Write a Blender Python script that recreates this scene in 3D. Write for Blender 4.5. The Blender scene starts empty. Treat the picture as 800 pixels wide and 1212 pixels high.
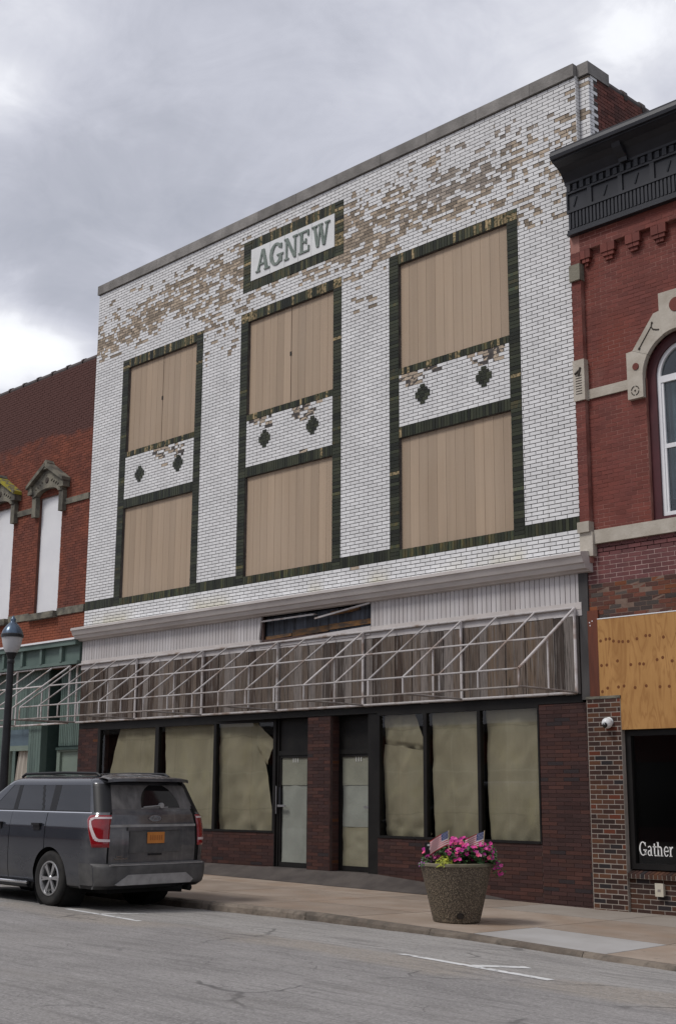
import bpy, math, random
import numpy as np
from mathutils import Vector, Matrix
random.seed(7); rng = np.random.default_rng(7)
R = math.radians
sc = bpy.context.scene
COL = sc.collection

# ------------------------------------------------------------------ camera
yaw, pitch, roll = R(45.4535), R(12.2886), R(0.3291)
cf = Vector((-math.sin(yaw)*math.cos(pitch), math.cos(yaw)*math.cos(pitch), math.sin(pitch)))
cr0 = Vector((math.cos(yaw), math.sin(yaw), 0)); cu0 = cr0.cross(cf)
cr = math.cos(roll)*cr0 + math.sin(roll)*cu0; cu = -math.sin(roll)*cr0 + math.cos(roll)*cu0
cam_d = bpy.data.cameras.new('camera'); cam = bpy.data.objects.new('camera', cam_d); COL.objects.link(cam)
cam.matrix_world = Matrix(((cr.x, cu.x, -cf.x, 11.7634), (cr.y, cu.y, -cf.y, -17.4), (cr.z, cu.z, -cf.z, 1.7422), (0, 0, 0, 1)))
cam_d.sensor_fit = 'HORIZONTAL'; cam_d.sensor_width = 36; cam_d.lens = 36*1520/800
cam_d.clip_start = .1; cam_d.clip_end = 6000
sc.camera = cam

# ------------------------------------------------------------------ light
SUN_EL, SUN_AZ = R(52), R(203)          # azimuth clockwise from +Y: behind the photographer, a little to the left
sd = Vector((math.sin(SUN_AZ)*math.cos(SUN_EL), math.cos(SUN_AZ)*math.cos(SUN_EL), math.sin(SUN_EL)))
sl = bpy.data.lights.new('sun', 'SUN'); sl.energy = 1.5; sl.angle = R(16); sl.color = (1, .965, .92)
so = bpy.data.objects.new('sun', sl); COL.objects.link(so); so.rotation_euler = (-sd).to_track_quat('-Z', 'Y').to_euler()

world = bpy.data.worlds.new('World'); sc.world = world; world.use_nodes = True
wn = world.node_tree.nodes; wl_ = world.node_tree.links; wn.clear()
def wnode(t, **k):
    n = wn.new(t)
    for a, b in k.items(): setattr(n, a, b)
    return n
def wmath(op, a, b=None, c=None):
    n = wnode('ShaderNodeMath', operation=op)
    for i, v in enumerate((a, b, c)):
        if v is None: continue
        if isinstance(v, (int, float)): n.inputs[i].default_value = v
        else: wl_.new(v, n.inputs[i])
    return n.outputs[0]
tc = wnode('ShaderNodeTexCoord')
sep = wnode('ShaderNodeSeparateXYZ'); wl_.new(tc.outputs['Generated'], sep.inputs[0])
zc_ = wmath('ADD', wmath('MAXIMUM', sep.outputs[2], 0.0), .22)
comb = wnode('ShaderNodeCombineXYZ')
wl_.new(wmath('DIVIDE', sep.outputs[0], zc_), comb.inputs[0]); wl_.new(wmath('DIVIDE', sep.outputs[1], zc_), comb.inputs[1])
comb.inputs[2].default_value = 3.7
def wnoise(scale, detail, rough, dist=0.3):
    n = wnode('ShaderNodeTexNoise'); n.inputs['Scale'].default_value = scale; n.inputs['Detail'].default_value = detail
    n.inputs['Roughness'].default_value = rough; n.inputs['Distortion'].default_value = dist
    wl_.new(comb.outputs[0], n.inputs['Vector']); return n.outputs['Fac']
n1 = wnoise(1.15, 6, .5, .5); n2 = wnoise(2.7, 6, .58, .6); n3 = wnoise(7.0, 6, .62, .8)
def blob(px, py, rad):                      # a bright or dark stretch of cloud, by its direction in the sky
    d = (cf + cr*((px-400)/1520) + cu*((606-py)/1520)).normalized()
    dn = wnode('ShaderNodeVectorMath', operation='DOT_PRODUCT'); wl_.new(tc.outputs['Generated'], dn.inputs[0]); dn.inputs[1].default_value = d
    return wmath('POWER', wmath('MAXIMUM', dn.outputs['Value'], 0), 2/(rad*rad))
v = wmath('MULTIPLY_ADD', n1, .60, wmath('MULTIPLY_ADD', n2, .55, wmath('MULTIPLY_ADD', n3, .34, -.235)))
for px, py, rad, amt in ((5, 108, .028, .20), (20, 408, .026, .34), (75, 415, .022, .26), (-40, 400, .04, .3), (745, 35, .03, .14), (-60, 330, .06, .06),
                         (120, 270, .09, -.08), (20, 285, .06, -.05), (300, 200, .10, -.04), (330, 30, .10, .06), (620, 30, .09, .04), (60, 30, .06, .07), (700, 60, .06, .05)):
    v = wmath('MULTIPLY_ADD', blob(px, py, rad), amt, v)
ramp = wnode('ShaderNodeValToRGB'); wl_.new(v, ramp.inputs[0]); e = ramp.color_ramp.elements
e[0].position = .28; e[0].color = (.335, .350, .405, 1); e[1].position = .90; e[1].color = (1.0, 1.01, 1.03, 1)
for p, c in ((.38, (.375, .388, .445, 1)), (.47, (.435, .447, .508, 1)), (.56, (.505, .516, .575, 1)), (.65, (.585, .595, .645, 1)), (.77, (.78, .79, .825, 1))):
    x = ramp.color_ramp.elements.new(p); x.color = c
sky = wnode('ShaderNodeTexSky', sky_type='NISHITA'); sky.sun_disc = False; sky.sun_elevation = SUN_EL; sky.sun_rotation = SUN_AZ
bg1 = wnode('ShaderNodeBackground'); wl_.new(sky.outputs[0], bg1.inputs[0]); bg1.inputs[1].default_value = .09
bg2 = wnode('ShaderNodeBackground'); wl_.new(ramp.outputs[0], bg2.inputs[0]); bg2.inputs[1].default_value = 1.0
cover = wmath('MULTIPLY_ADD', v, -1.6, 2.15)
cl = wnode('ShaderNodeClamp'); wl_.new(cover, cl.inputs[0]); cl.inputs[1].default_value = .86; cl.inputs[2].default_value = .97
mx = wnode('ShaderNodeMixShader'); wl_.new(cl.outputs[0], mx.inputs[0]); wl_.new(bg1.outputs[0], mx.inputs[1]); wl_.new(bg2.outputs[0], mx.inputs[2])
wo = wnode('ShaderNodeOutputWorld'); wl_.new(mx.outputs[0], wo.inputs[0])
vs = sc.view_settings; vs.view_transform = 'Standard'; vs.look = 'None'; vs.exposure = 0.40; vs.gamma = 1; vs.use_curve_mapping = False
sc.cycles.max_bounces = 6; sc.cycles.transparent_max_bounces = 12

# ------------------------------------------------------------------ materials
def mat(name, col, col2=None, scale=3., stretch=(1, 1, 1), detail=4, rough=.7, bump=0., bscale=20., bstretch=(1, 1, 1), tint=0., ramp=None,
        metal=0., spec=.32, coat=0., contrast=(.35, .65), extra=None, local=False, rvar=0.):
    """noise-mixed principled material; the mesh attribute 'tint' (0..1 per piece) shifts its value or picks from a ramp"""
    m = bpy.data.materials.new(name); m.use_nodes = True; nt = m.node_tree; N = nt.nodes; L = nt.links; N.clear()
    def node(t, **k):
        n = N.new(t)
        for a, b in k.items(): setattr(n, a, b)
        return n
    out = node('ShaderNodeOutputMaterial'); b = node('ShaderNodeBsdfPrincipled'); L.new(b.outputs[0], out.inputs[0])
    if local: src = node('ShaderNodeTexCoord').outputs['Object']
    else: src = node('ShaderNodeNewGeometry').outputs['Position']
    def mapped(st):
        mp = node('ShaderNodeMapping'); mp.inputs['Scale'].default_value = st; L.new(src, mp.inputs[0]); return mp.outputs[0]
    def noise(sc_, st, det=4, ro=.55, dist=0.):
        n = node('ShaderNodeTexNoise'); n.inputs['Scale'].default_value = sc_; n.inputs['Detail'].default_value = det
        n.inputs['Roughness'].default_value = ro; n.inputs['Distortion'].default_value = dist; L.new(mapped(st), n.inputs['Vector']); return n.outputs['Fac']
    def mixc(f, a, c, bt='MIX'):
        n = node('ShaderNodeMix', data_type='RGBA', blend_type=bt)
        if isinstance(f, float): n.inputs[0].default_value = f
        else: L.new(f, n.inputs[0])
        for i, vv in ((6, a), (7, c)):
            if isinstance(vv, tuple): n.inputs[i].default_value = (*vv[:3], 1)
            else: L.new(vv, n.inputs[i])
        return n.outputs[2]
    def maprange(f, a0, a1, b0=0., b1=1.):
        n = node('ShaderNodeMapRange'); L.new(f, n.inputs[0])
        for i, vv in enumerate((a0, a1, b0, b1)): n.inputs[i+1].default_value = vv
        return n.outputs[0]
    def mth(op, a, c=0.):
        n = node('ShaderNodeMath', operation=op)
        for i, vv in enumerate((a, c)):
            if isinstance(vv, (int, float)): n.inputs[i].default_value = vv
            else: L.new(vv, n.inputs[i])
        return n.outputs[0]
    at = node('ShaderNodeAttribute'); at.attribute_name = 'tint'; tf = at.outputs['Fac']
    c = col
    if ramp:
        rn = node('ShaderNodeValToRGB'); rn.color_ramp.interpolation = 'CONSTANT'; L.new(tf, rn.inputs[0])
        rn.color_ramp.elements[0].color = (*ramp[0][1], 1); rn.color_ramp.elements[1].position = ramp[1][0]; rn.color_ramp.elements[1].color = (*ramp[1][1], 1)
        for p, cc in ramp[2:]: rn.color_ramp.elements.new(p).color = (*cc, 1)
        c = rn.outputs[0]
    nz = noise(scale, stretch, detail)
    if col2: c = mixc(maprange(nz, *contrast), c, col2)
    if tint:
        fr = mth('FRACT', mth('MULTIPLY', tf, 7.31)) if ramp else tf
        c = mixc(1., c, maprange(fr, 0., 1., 1-tint, 1+tint), 'MULTIPLY')
    H = dict(node=node, L=L, noise=noise, mixc=mixc, maprange=maprange, mth=mth, src=src, bsdf=b, tf=tf, mapped=mapped)
    rg = None
    if extra:
        r = extra(c, H)
        if isinstance(r, tuple) and len(r) == 2 and not isinstance(r[0], float): c, rg = r
        else: c = r
    if isinstance(c, tuple): b.inputs['Base Color'].default_value = (*c[:3], 1)
    else: L.new(c, b.inputs['Base Color'])
    b.inputs['Roughness'].default_value = rough
    if rg is not None: L.new(rg, b.inputs['Roughness'])
    elif rvar: L.new(maprange(nz, .3, .7, rough-rvar, rough+rvar), b.inputs['Roughness'])
    b.inputs['Metallic'].default_value = metal; b.inputs['Specular IOR Level'].default_value = spec
    b.inputs['Coat Weight'].default_value = coat; b.inputs['Coat Roughness'].default_value = .08
    if bump:
        bn = node('ShaderNodeBump'); bn.inputs['Strength'].default_value = 1; bn.inputs['Distance'].default_value = bump
        L.new(noise(bscale, bstretch, 5, .6), bn.inputs['Height']); L.new(bn.outputs[0], b.inputs['Normal'])
    return m

def glass_mat(name, tintc=(.9, .92, .92), refl=1.):
    m = bpy.data.materials.new(name); m.use_nodes = True; nt = m.node_tree; N = nt.nodes; L = nt.links; N.clear()
    o = N.new('ShaderNodeOutputMaterial'); t = N.new('ShaderNodeBsdfTransparent'); t.inputs[0].default_value = (*tintc, 1)
    g = N.new('ShaderNodeBsdfGlossy'); g.inputs['Roughness'].default_value = .015; g.inputs[0].default_value = (refl, refl, refl, 1)
    lw = N.new('ShaderNodeLayerWeight'); lw.inputs[0].default_value = .5; pw = N.new('ShaderNodeMath'); pw.operation = 'POWER'; L.new(lw.outputs['Facing'], pw.inputs[0]); pw.inputs[1].default_value = 4.5
    f = N.new('ShaderNodeMath'); f.operation = 'MULTIPLY_ADD'; L.new(pw.outputs[0], f.inputs[0]); f.inputs[1].default_value = .9; f.inputs[2].default_value = .07; mxx = N.new('ShaderNodeMixShader')
    L.new(f.outputs[0], mxx.inputs[0]); L.new(t.outputs[0], mxx.inputs[1]); L.new(g.outputs[0], mxx.inputs[2]); L.new(mxx.outputs[0], o.inputs[0])
    return m

def white_extra(c, H):
    # yellow-grey water stains above the sheet-metal cornice, thin grime runs
    node, L = H['node'], H['L']
    sp = node('ShaderNodeSeparateXYZ'); L.new(H['src'], sp.inputs[0]); X, Z = sp.outputs[0], sp.outputs[2]
    band = H['maprange'](Z, 5.95, 5.55)
    w = H['mth']('MULTIPLY', band, H['maprange'](H['noise'](.55, (1, 1, .4), 3), .50, .62))
    c = H['mixc'](H['mth']('MULTIPLY', w, .75), c, (.50, .45, .28))
    runs = H['maprange'](H['noise'](2.2, (3, 1, .12), 4), .60, .78)
    c = H['mixc'](H['mth']('MULTIPLY', runs, .32), c, (.42, .40, .36))
    blot = H['maprange'](H['noise'](9., (1, 1, 1.5), 3), .68, .78)
    return H['mixc'](H['mth']('MULTIPLY', blot, .35), c, (.40, .33, .24))
M = {}
M['white'] = mat('white_glazed_brick', (.73, .725, .72), (.64, .635, .63), 1.3, tint=.07, rough=.28, extra=white_extra, coat=.3)
M['spall'] = mat('spalled_brick_body', (.41, .335, .255), (.31, .255, .20), 14, rough=.95, bump=.012, bscale=60, tint=.38, spec=.2)
M['spallgrey'] = mat('sooty_spalled_body', (.29, .255, .225), (.35, .30, .25), 12, rough=.95, bump=.012, bscale=60, tint=.3, spec=.2)
M['mortar_dark'] = mat('dark_mortar', (.055, .05, .048), (.10, .09, .085), 6, rough=.95, bump=.004, bscale=80)
M['green'] = mat('dark_green_glaze', (.020, .024, .013), (.029, .031, .016), 3, tint=.6, rough=.38, coat=.05, spec=.25)
M['olive'] = mat('worn_green_glaze', (.085, .066, .022), (.03, .04, .02), 11, stretch=(1, 1, .35), tint=.5, rough=.5, contrast=(.3, .6))
M['greenchip'] = mat('chipped_green_brick', (.33, .25, .14), (.05, .055, .03), 16, tint=.3, rough=.9, contrast=(.42, .6))
M['mortar_green'] = mat('grey_green_mortar', (.125, .13, .105), (.075, .078, .062), 8, rough=.95)
def tan_extra(c, H):
    w = H['maprange'](H['noise'](.8, (2.2, 1, .35), 5, .6), .52, .74)
    c = H['mixc'](H['mth']('MULTIPLY', w, .35), c, (.27, .205, .15))
    return H['mixc'](H['mth']('MULTIPLY', H['maprange'](H['noise'](.45, (1, 1, 1), 2), .45, .65), .25), c, (.40, .315, .24))
M['tan'] = mat('tan_painted_board', (.385, .290, .205), (.350, .260, .182), 1.2, stretch=(9, 9, .25), rough=.6, bump=.0015, bscale=12, bstretch=(12, 12, .6), tint=.11, extra=tan_extra)
M['groove'] = mat('shadow_gap_board', (.08, .06, .045), rough=.9)
M['stone'] = mat('coping_stone', (.27, .255, .24), (.175, .165, .155), 2.5, rough=.9, bump=.01, bscale=30, tint=.12)
def tile_extra(c, H):
    return H['mixc'](H['mth']('MULTIPLY', H['maprange'](H['noise'](3, (2, 1, .3), 4), .55, .8), .25), c, (.45, .44, .40))
M['tile'] = mat('cream_white_glaze', (.74, .745, .74), (.66, .665, .66), 2, rough=.25, coat=.3, extra=tile_extra)
M['letter'] = mat('grey_green_letter_glaze', (.155, .19, .165), (.25, .28, .25), 9, rough=.35, contrast=(.45, .75))
M['cornice'] = mat('greige_painted_metal', (.54, .50, .475), (.45, .41, .39), 1.4, stretch=(1, 1, 3), rough=.5, tint=.05)
M['siding'] = mat('ribbed_white_metal', (.50, .475, .47), (.42, .39, .38), 1.1, stretch=(3, 1, .3), rough=.45, metal=0., tint=.05)
def plank_extra(c, H):
    c = H['mixc'](H['maprange'](H['noise'](3.2, (7, 7, .35), 5, .6, .6), .50, .66), c, (.175, .155, .143))
    return H['mixc'](H['maprange'](H['noise'](22, (4, 4, .10), 3), .52, .66), c, (.020, .015, .012))
M['plank'] = mat('weathered_plank', (.1, .07, .05), None, ramp=[(0., (.060, .040, .030)), (.18, (.048, .030, .022)), (.36, (.115, .088, .070)), (.55, (.185, .160, .145)), (.75, (.115, .082, .058)), (.9, (.050, .038, .032))],
                 tint=.22, rough=.9, bump=.004, bscale=40, bstretch=(5, 5, .15), extra=plank_extra)
M['galv'] = mat('dull_galvanised_pipe', (.50, .47, .46), (.27, .205, .17), 3.5, rough=.5, metal=.1, tint=.22, contrast=(.50, .68))
M['rustpipe'] = mat('dark_stained_pipe', (.20, .17, .155), (.33, .30, .28), 7, rough=.6, metal=.1)
M['brown'] = mat('brown_roman_brick', (.05, .03, .028), None, ramp=[(0., (.052, .025, .022)), (.3, (.044, .023, .021)), (.6, (.066, .029, .023)), (.85, (.055, .027, .022)), (.965, (.12, .045, .020)), (.98, (.035, .026, .027))], tint=.2, rough=.6, spec=.2, bump=.002, bscale=60)
M['mortar_brown'] = mat('brown_mortar', (.060, .038, .034), (.085, .055, .048), 9, rough=.95)
M['bronze'] = mat('dark_bronze_metal', (.010, .009, .009), (.015, .014, .013), 3, rough=.5, spec=.2)
M['greytrim'] = mat('grey_weathered_trim', (.075, .07, .068), (.045, .042, .042), 3, stretch=(1, 1, .4), rough=.7)
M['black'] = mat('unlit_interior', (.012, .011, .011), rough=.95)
def paper_extra(c, H):
    node, L = H['node'], H['L']; sp = node('ShaderNodeSeparateXYZ'); L.new(H['src'], sp.inputs[0])
    wob = H['mth']('MULTIPLY', H['noise'](1.2, (1, 1, 1), 3), .22)
    for o_, per in ((sp.outputs[0], .61), (sp.outputs[2], .74)):
        fr = H['mth']('PINGPONG', H['mth']('ADD', o_, wob), per)
        c = H['mixc'](H['mth']('MULTIPLY', H['maprange'](fr, .018, .004), .35), c, (.22, .19, .13))
        c = H['mixc'](H['mth']('MULTIPLY', H['maprange'](fr, per-.02, per-.005), .30), c, (.46, .42, .32))
    return H['mixc'](H['maprange'](H['noise'](2.5, (1, 1, .8), 4), .5, .75), c, (.40, .35, .235))
M['paper'] = mat('kraft_paper', (.40, .35, .255), (.345, .30, .215), 1.2, stretch=(2, 2, .5), rough=.8, bump=.012, bscale=5, bstretch=(2, 1, .6), extra=paper_extra, spec=.25)
M['doorpaper'] = mat('grey_door_paper', (.46, .46, .425), (.39, .39, .36), 2, rough=.8, bump=.008, bscale=7)
M['doorpaper2'] = mat('tan_door_paper', (.43, .385, .28), (.37, .33, .24), 2.5, rough=.85, bump=.008, bscale=7)
M['doorpaper3'] = mat('stained_door_paper', (.43, .415, .35), (.37, .355, .30), 2.5, rough=.85, bump=.01, bscale=6)
M['glass'] = glass_mat('window_glass', (.80, .82, .80), .55)
M['steel'] = mat('brushed_steel', (.55, .55, .55), rough=.3, metal=1.)
M['whitepaint'] = mat('white_paint', (.74, .74, .75), (.68, .68, .70), 1.5, rough=.5)
M['apron'] = mat('dark_quarry_tile', (.085, .072, .064), (.055, .046, .042), 3, tint=.2, rough=.7, bump=.003, bscale=40)
# right building
def red_extra(c, H):
    w = H['maprange'](H['noise'](.8, (1, 1, 1.2), 4), .52, .68)
    c = H['mixc'](H['mth']('MULTIPLY', w, .6), c, (.17, .036, .020))
    bl = H['maprange'](H['noise'](1.7, (1, 1, .6), 4), .60, .74)
    return H['mixc'](H['mth']('MULTIPLY', bl, .22), c, (.22, .12, .10))
M['red'] = mat('red_painted_brick', (.165, .044, .032), (.135, .038, .030), 2.2, tint=.16, rough=.75, bump=.004, bscale=50, extra=red_extra)
M['mortar_red'] = mat('pinkish_mortar', (.34, .17, .14), (.20, .07, .055), 1.3, rough=.9, bump=.003, bscale=60, contrast=(.4, .6))
M['burgundy'] = mat('burgundy_brick', (.135, .045, .043), (.11, .040, .040), 3, tint=.2, rough=.6)
M['mortar_pink'] = mat('pale_pink_mortar', (.50, .36, .33), (.38, .25, .22), 4, rough=.9)
M['salvage'] = mat('mixed_salvage_brick', (.2, .1, .05), None, ramp=[(0., (.135, .046, .028)), (.22, (.085, .038, .030)), (.5, (.055, .040, .036)), (.66, (.12, .042, .028)), (.84, (.07, .055, .048)), (.94, (.19, .062, .026))], tint=.2, rough=.85, bump=.006, bscale=50)
M['pier'] = mat('mixed_dark_pier_brick', (.05, .03, .02), None, ramp=[(0., (.042, .024, .020)), (.28, (.024, .020, .021)), (.40, (.072, .034, .022)), (.64, (.054, .027, .021)), (.84, (.098, .044, .024)), (.92, (.030, .024, .025)), (.975, (.13, .038, .021))], tint=.22, rough=.8, spec=.2, bump=.003, bscale=70)
M['mortar_pale'] = mat('pale_pier_mortar', (.35, .305, .265), (.27, .235, .20), 6, rough=.95)
M['limestone'] = mat('painted_limestone', (.46, .42, .36), (.36, .32, .265), 3, rough=.85, bump=.006, bscale=25, tint=.08)
M['carve'] = mat('dark_carving', (.06, .05, .042), rough=.95)  # one dark tone for the carved lines and bosses
M['charcoal'] = mat('charcoal_painted_metal', (.020, .021, .026), (.028, .029, .035), 2.5, rough=.42, tint=.12)
M['maroon'] = mat('maroon_painted_wood', (.075, .020, .024), (.06, .017, .02), 3, rough=.45)
M['upglass'] = glass_mat('upper_window_glass', (.62, .68, .70), 1.)
M['curtain'] = mat('pale_curtain', (.42, .47, .48), (.26, .30, .32), 2, stretch=(10, 1, .2), rough=.9)
def ply_extra(c, H):
    g = H['noise'](2.0, (2.2, 1, .50), 3, .5, .9)
    band = H['mth']('PINGPONG', H['mth']('MULTIPLY', g, 11.), 1.)
    c = H['mixc'](H['mth']('MULTIPLY', H['maprange'](band, .4, 1.), .55), c, (.24, .100, .026))
    fine = H['maprange'](H['noise'](26, (2.2, 1, .10), 3), .45, .7)
    return H['mixc'](H['mth']('MULTIPLY', fine, .35), c, (.33, .165, .05))
M['ply'] = mat('fresh_plywood', (.44, .235, .080), (.37, .19, .060), 2.5, stretch=(1, 1, .5), rough=.65, extra=ply_extra)
M['knot'] = mat('plywood_knot', (.15, .052, .016), rough=.8)
M['redplank'] = mat('red_brown_board', (.145, .042, .022), (.10, .032, .019), 4, stretch=(4, 4, .4), rough=.7)
M['offwhite'] = mat('ivory_plastic', (.55, .51, .42), (.46, .42, .34), 6, rough=.45)
M['plastic_white'] = mat('white_plastic', (.68, .69, .69), rough=.3)
M['lens'] = mat('black_lens', (.006, .006, .007), rough=.08, coat=.6)
M['signwhite'] = mat('white_vinyl_letter', (.76, .76, .74), rough=.5)
# left building
def lred_extra(c, H):
    node, L = H['node'], H['L']
    sp = node('ShaderNodeSeparateXYZ'); L.new(H['src'], sp.inputs[0]); Z = sp.outputs[2]
    wob = H['mth']('MULTIPLY_ADD', H['noise'](.7, (1, 1, 1), 3), .9)
    up = H['maprange'](H['mth']('ADD', Z, H['mth']('MULTIPLY', H['noise'](1.6, (1, 1, 1.6), 5), 1.3)), 11.25, 11.45)
    c = H['mixc'](up, c, (.090, .038, .032))                 # the parapet was rebuilt in a darker brick
    lo = H['maprange'](Z, 6.25, 5.9)
    c = H['mixc'](H['mth']('MULTIPLY', lo, .6), c, (.24, .068, .030))
    so_ = H['maprange'](H['noise'](.55, (1, 1, .8), 5), .55, .72)
    return H['mixc'](H['mth']('MULTIPLY', so_, .55), c, (.075, .034, .028))
M['lred'] = mat('old_orange_red_brick', (.190, .056, .031), (.135, .042, .028), 1.4, tint=.2, rough=.85, extra=lred_extra)
M['lmortar'] = mat('sooty_red_mortar', (.13, .055, .038), (.085, .042, .034), 2, rough=.95)
M['oldstone'] = mat('sooty_old_stone', (.20, .185, .145), (.085, .08, .068), 3.2, rough=.95, bump=.012, bscale=25, contrast=(.38, .62), tint=.1)
def lichen_extra(c, H): return H['mixc'](H['maprange'](H['noise'](6, (1, 1, 1), 3), .42, .55), c, (.30, .26, .03))
M['lichen'] = mat('lichen_covered_stone', (.15, .14, .10), (.08, .075, .06), 5, rough=.95, extra=lichen_extra)
M['greenpaint'] = mat('faded_green_paint', (.115, .160, .140), (.085, .122, .107), 2.2, stretch=(1, 1, .5), rough=.55, tint=.14)
M['greendeep'] = mat('deep_green_paint', (.035, .060, .052), (.05, .08, .07), 3, rough=.6)
M['sage'] = mat('sage_door_paint', (.19, .235, .195), (.165, .205, .17), 2, rough=.5)
M['bluegrey'] = mat('blue_grey_panel', (.105, .15, .18), (.085, .12, .145), 2, rough=.5)
M['curtwhite'] = mat('cream_curtain', (.48, .44, .38), (.36, .32, .27), 2, stretch=(9, 1, .3), rough=.9)
M['terracotta'] = mat('dark_coping_tile', (.045, .035, .033), (.07, .05, .045), 4, rough=.6, tint=.2)
# ------------------------------------------------------------------ helpers
WL = {}
class MB:
    def __init__(s): s.v = []; s.f = []; s.m = []; s.t = []
    def poly(s, pts, m=0, t=.5):
        n = len(s.v); s.v += [tuple(p) for p in pts]; s.f.append(tuple(range(n, n+len(pts)))); s.m.append(m); s.t.append(t)
    def hexa(s, p, m=0, t=.5):          # p: 8 corners, bottom ring 0-3 then top ring 4-7
        n = len(s.v); s.v += [tuple(q) for q in p]
        for q in ((3, 2, 1, 0), (4, 5, 6, 7), (0, 1, 5, 4), (1, 2, 6, 5), (2, 3, 7, 6), (3, 0, 4, 7)):
            s.f.append(tuple(n+i for i in q)); s.m.append(m); s.t.append(t)
    def box(s, x0, x1, y0, y1, z0, z1, m=0, t=.5):
        s.hexa([(x0, y0, z0), (x1, y0, z0), (x1, y1, z0), (x0, y1, z0), (x0, y0, z1), (x1, y0, z1), (x1, y1, z1), (x0, y1, z1)], m, t)
    def tube(s, p0, p1, r, n=8, m=0, t=.5, r1=None, caps=True):
        p0 = Vector(p0); p1 = Vector(p1); d = (p1-p0).normalized(); a = d.orthogonal().normalized(); b = d.cross(a)
        r1 = r if r1 is None else r1; k = len(s.v)
        for p, rr in ((p0, r), (p1, r1)):
            for i in range(n):
                an = 2*math.pi*(i+.5)/n; s.v.append(tuple(p+a*(rr*math.cos(an))+b*(rr*math.sin(an))))
        for i in range(n):
            j = (i+1) % n; s.f.append((k+i, k+j, k+n+j, k+n+i)); s.m.append(m); s.t.append(t)
        if caps:
            s.f.append(tuple(k+i for i in reversed(range(n)))); s.m.append(m); s.t.append(t)
            s.f.append(tuple(k+n+i for i in range(n))); s.m.append(m); s.t.append(t)
    def lathe(s, prof, c, n=24, m=0, t=.5, axis='z', mfn=None):
        k = len(s.v)
        for (r, h) in prof:
            for i in range(n):
                a = 2*math.pi*i/n
                if axis == 'z': s.v.append((c[0]+r*math.cos(a), c[1]+r*math.sin(a), c[2]+h))
                else: s.v.append((c[0]+r*math.cos(a), c[1]+h, c[2]+r*math.sin(a)))
        for q in range(len(prof)-1):
            for i in range(n):
                j = (i+1) % n; s.f.append((k+q*n+i, k+q*n+j, k+(q+1)*n+j, k+(q+1)*n+i)); s.m.append(mfn(q) if mfn else m); s.t.append(t)
    def prism(s, pts, fn, d0, d1, m=0, t=.5):   # outline (u, v) pushed from depth d0 to d1, fn(u, v, d) -> point
        n = len(pts); k = len(s.v)
        s.v += [tuple(fn(u, v, d0)) for u, v in pts]+[tuple(fn(u, v, d1)) for u, v in pts]
        s.f.append(tuple(k+i for i in range(n))); s.f.append(tuple(k+n+i for i in reversed(range(n)))); s.m += [m, m]; s.t += [t, t]
        for i in range(n):
            j = (i+1) % n; s.f.append((k+i, k+n+i, k+n+j, k+j)); s.m.append(m); s.t.append(t)
    def grid(s, fn, nu, nv, m=0, t=.5, mfn=None):
        k = len(s.v)
        for j in range(nv+1):
            for i in range(nu+1): s.v.append(tuple(fn(i/nu, j/nv)))
        for j in range(nv):
            for i in range(nu):
                a = k+j*(nu+1)+i; s.f.append((a, a+1, a+nu+2, a+nu+1)); s.m.append(mfn(i, j) if mfn else m); s.t.append(t)
    def mesh(s, name, mats, o=(0, 0, 0), smooth=False):
        me = bpy.data.meshes.new(name); v = np.array(s.v, dtype=float).reshape(-1, 3)-np.array(o)
        me.from_pydata([tuple(x) for x in v], [], s.f)
        for k in mats: me.materials.append(M[k])
        me.polygons.foreach_set('material_index', s.m)
        at = me.attributes.new('tint', 'FLOAT', 'CORNER')
        cnt = [len(f) for f in s.f]; at.data.foreach_set('value', np.repeat(np.array(s.t, dtype=np.float32), cnt))
        if smooth: me.polygons.foreach_set('use_smooth', [True]*len(s.f))
        me.update(); return me
    def build(s, name, mats, parent=None, local=False, smooth=False, kind=None, label=None):
        if isinstance(mats, str): mats = [mats]
        o = (0, 0, 0) if local or parent is None else WL[parent.name]
        ob = bpy.data.objects.new(name, s.mesh(name, mats, o, smooth)); COL.objects.link(ob)
        if parent is not None: ob.parent = parent; WL[ob.name] = WL[parent.name]
        else: WL[ob.name] = (0, 0, 0)
        if kind: ob['kind'] = kind
        if label: ob['label'] = label
        return ob
def thing(name, label, cat, loc=(0, 0, 0), rz=0, group=None):
    o = bpy.data.objects.new(name, None); COL.objects.link(o); o.location = loc; o.rotation_euler = (0, 0, rz); o.empty_display_size = .3
    o['label'] = label; o['category'] = cat
    if group: o['group'] = group
    WL[o.name] = tuple(loc); return o
def anchor(name, loc, label, cat, mb, mats, smooth=False, group=None):   # a thing that is one mesh, its origin at its base
    ob = bpy.data.objects.new(name, mb.mesh(name, mats if isinstance(mats, list) else [mats], loc, smooth)); COL.objects.link(ob); ob.location = loc
    ob['label'] = label; ob['category'] = cat
    if group: ob['group'] = group
    WL[ob.name] = tuple(loc); return ob
CACHE = {}
def piece(name, c, size, mk, tint, parent, rot=None):       # one brick, plank, board ... as an object; alike pieces share a mesh
    w, d, h = (round(x, 3) for x in size); tb = round(tint*11)/11; key = (name, w, d, h, mk, tb)
    me = CACHE.get(key)
    if me is None:
        b = MB(); b.box(-w/2, w/2, -d/2, d/2, -h/2, h/2, 0, tb); me = CACHE[key] = b.mesh(name, [mk])
    o = bpy.data.objects.new(name, me); COL.objects.link(o); o.parent = parent
    p = WL[parent.name]; o.location = (c[0]-p[0], c[1]-p[1], c[2]-p[2])
    if rot: o.rotation_euler = rot
    return o
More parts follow.
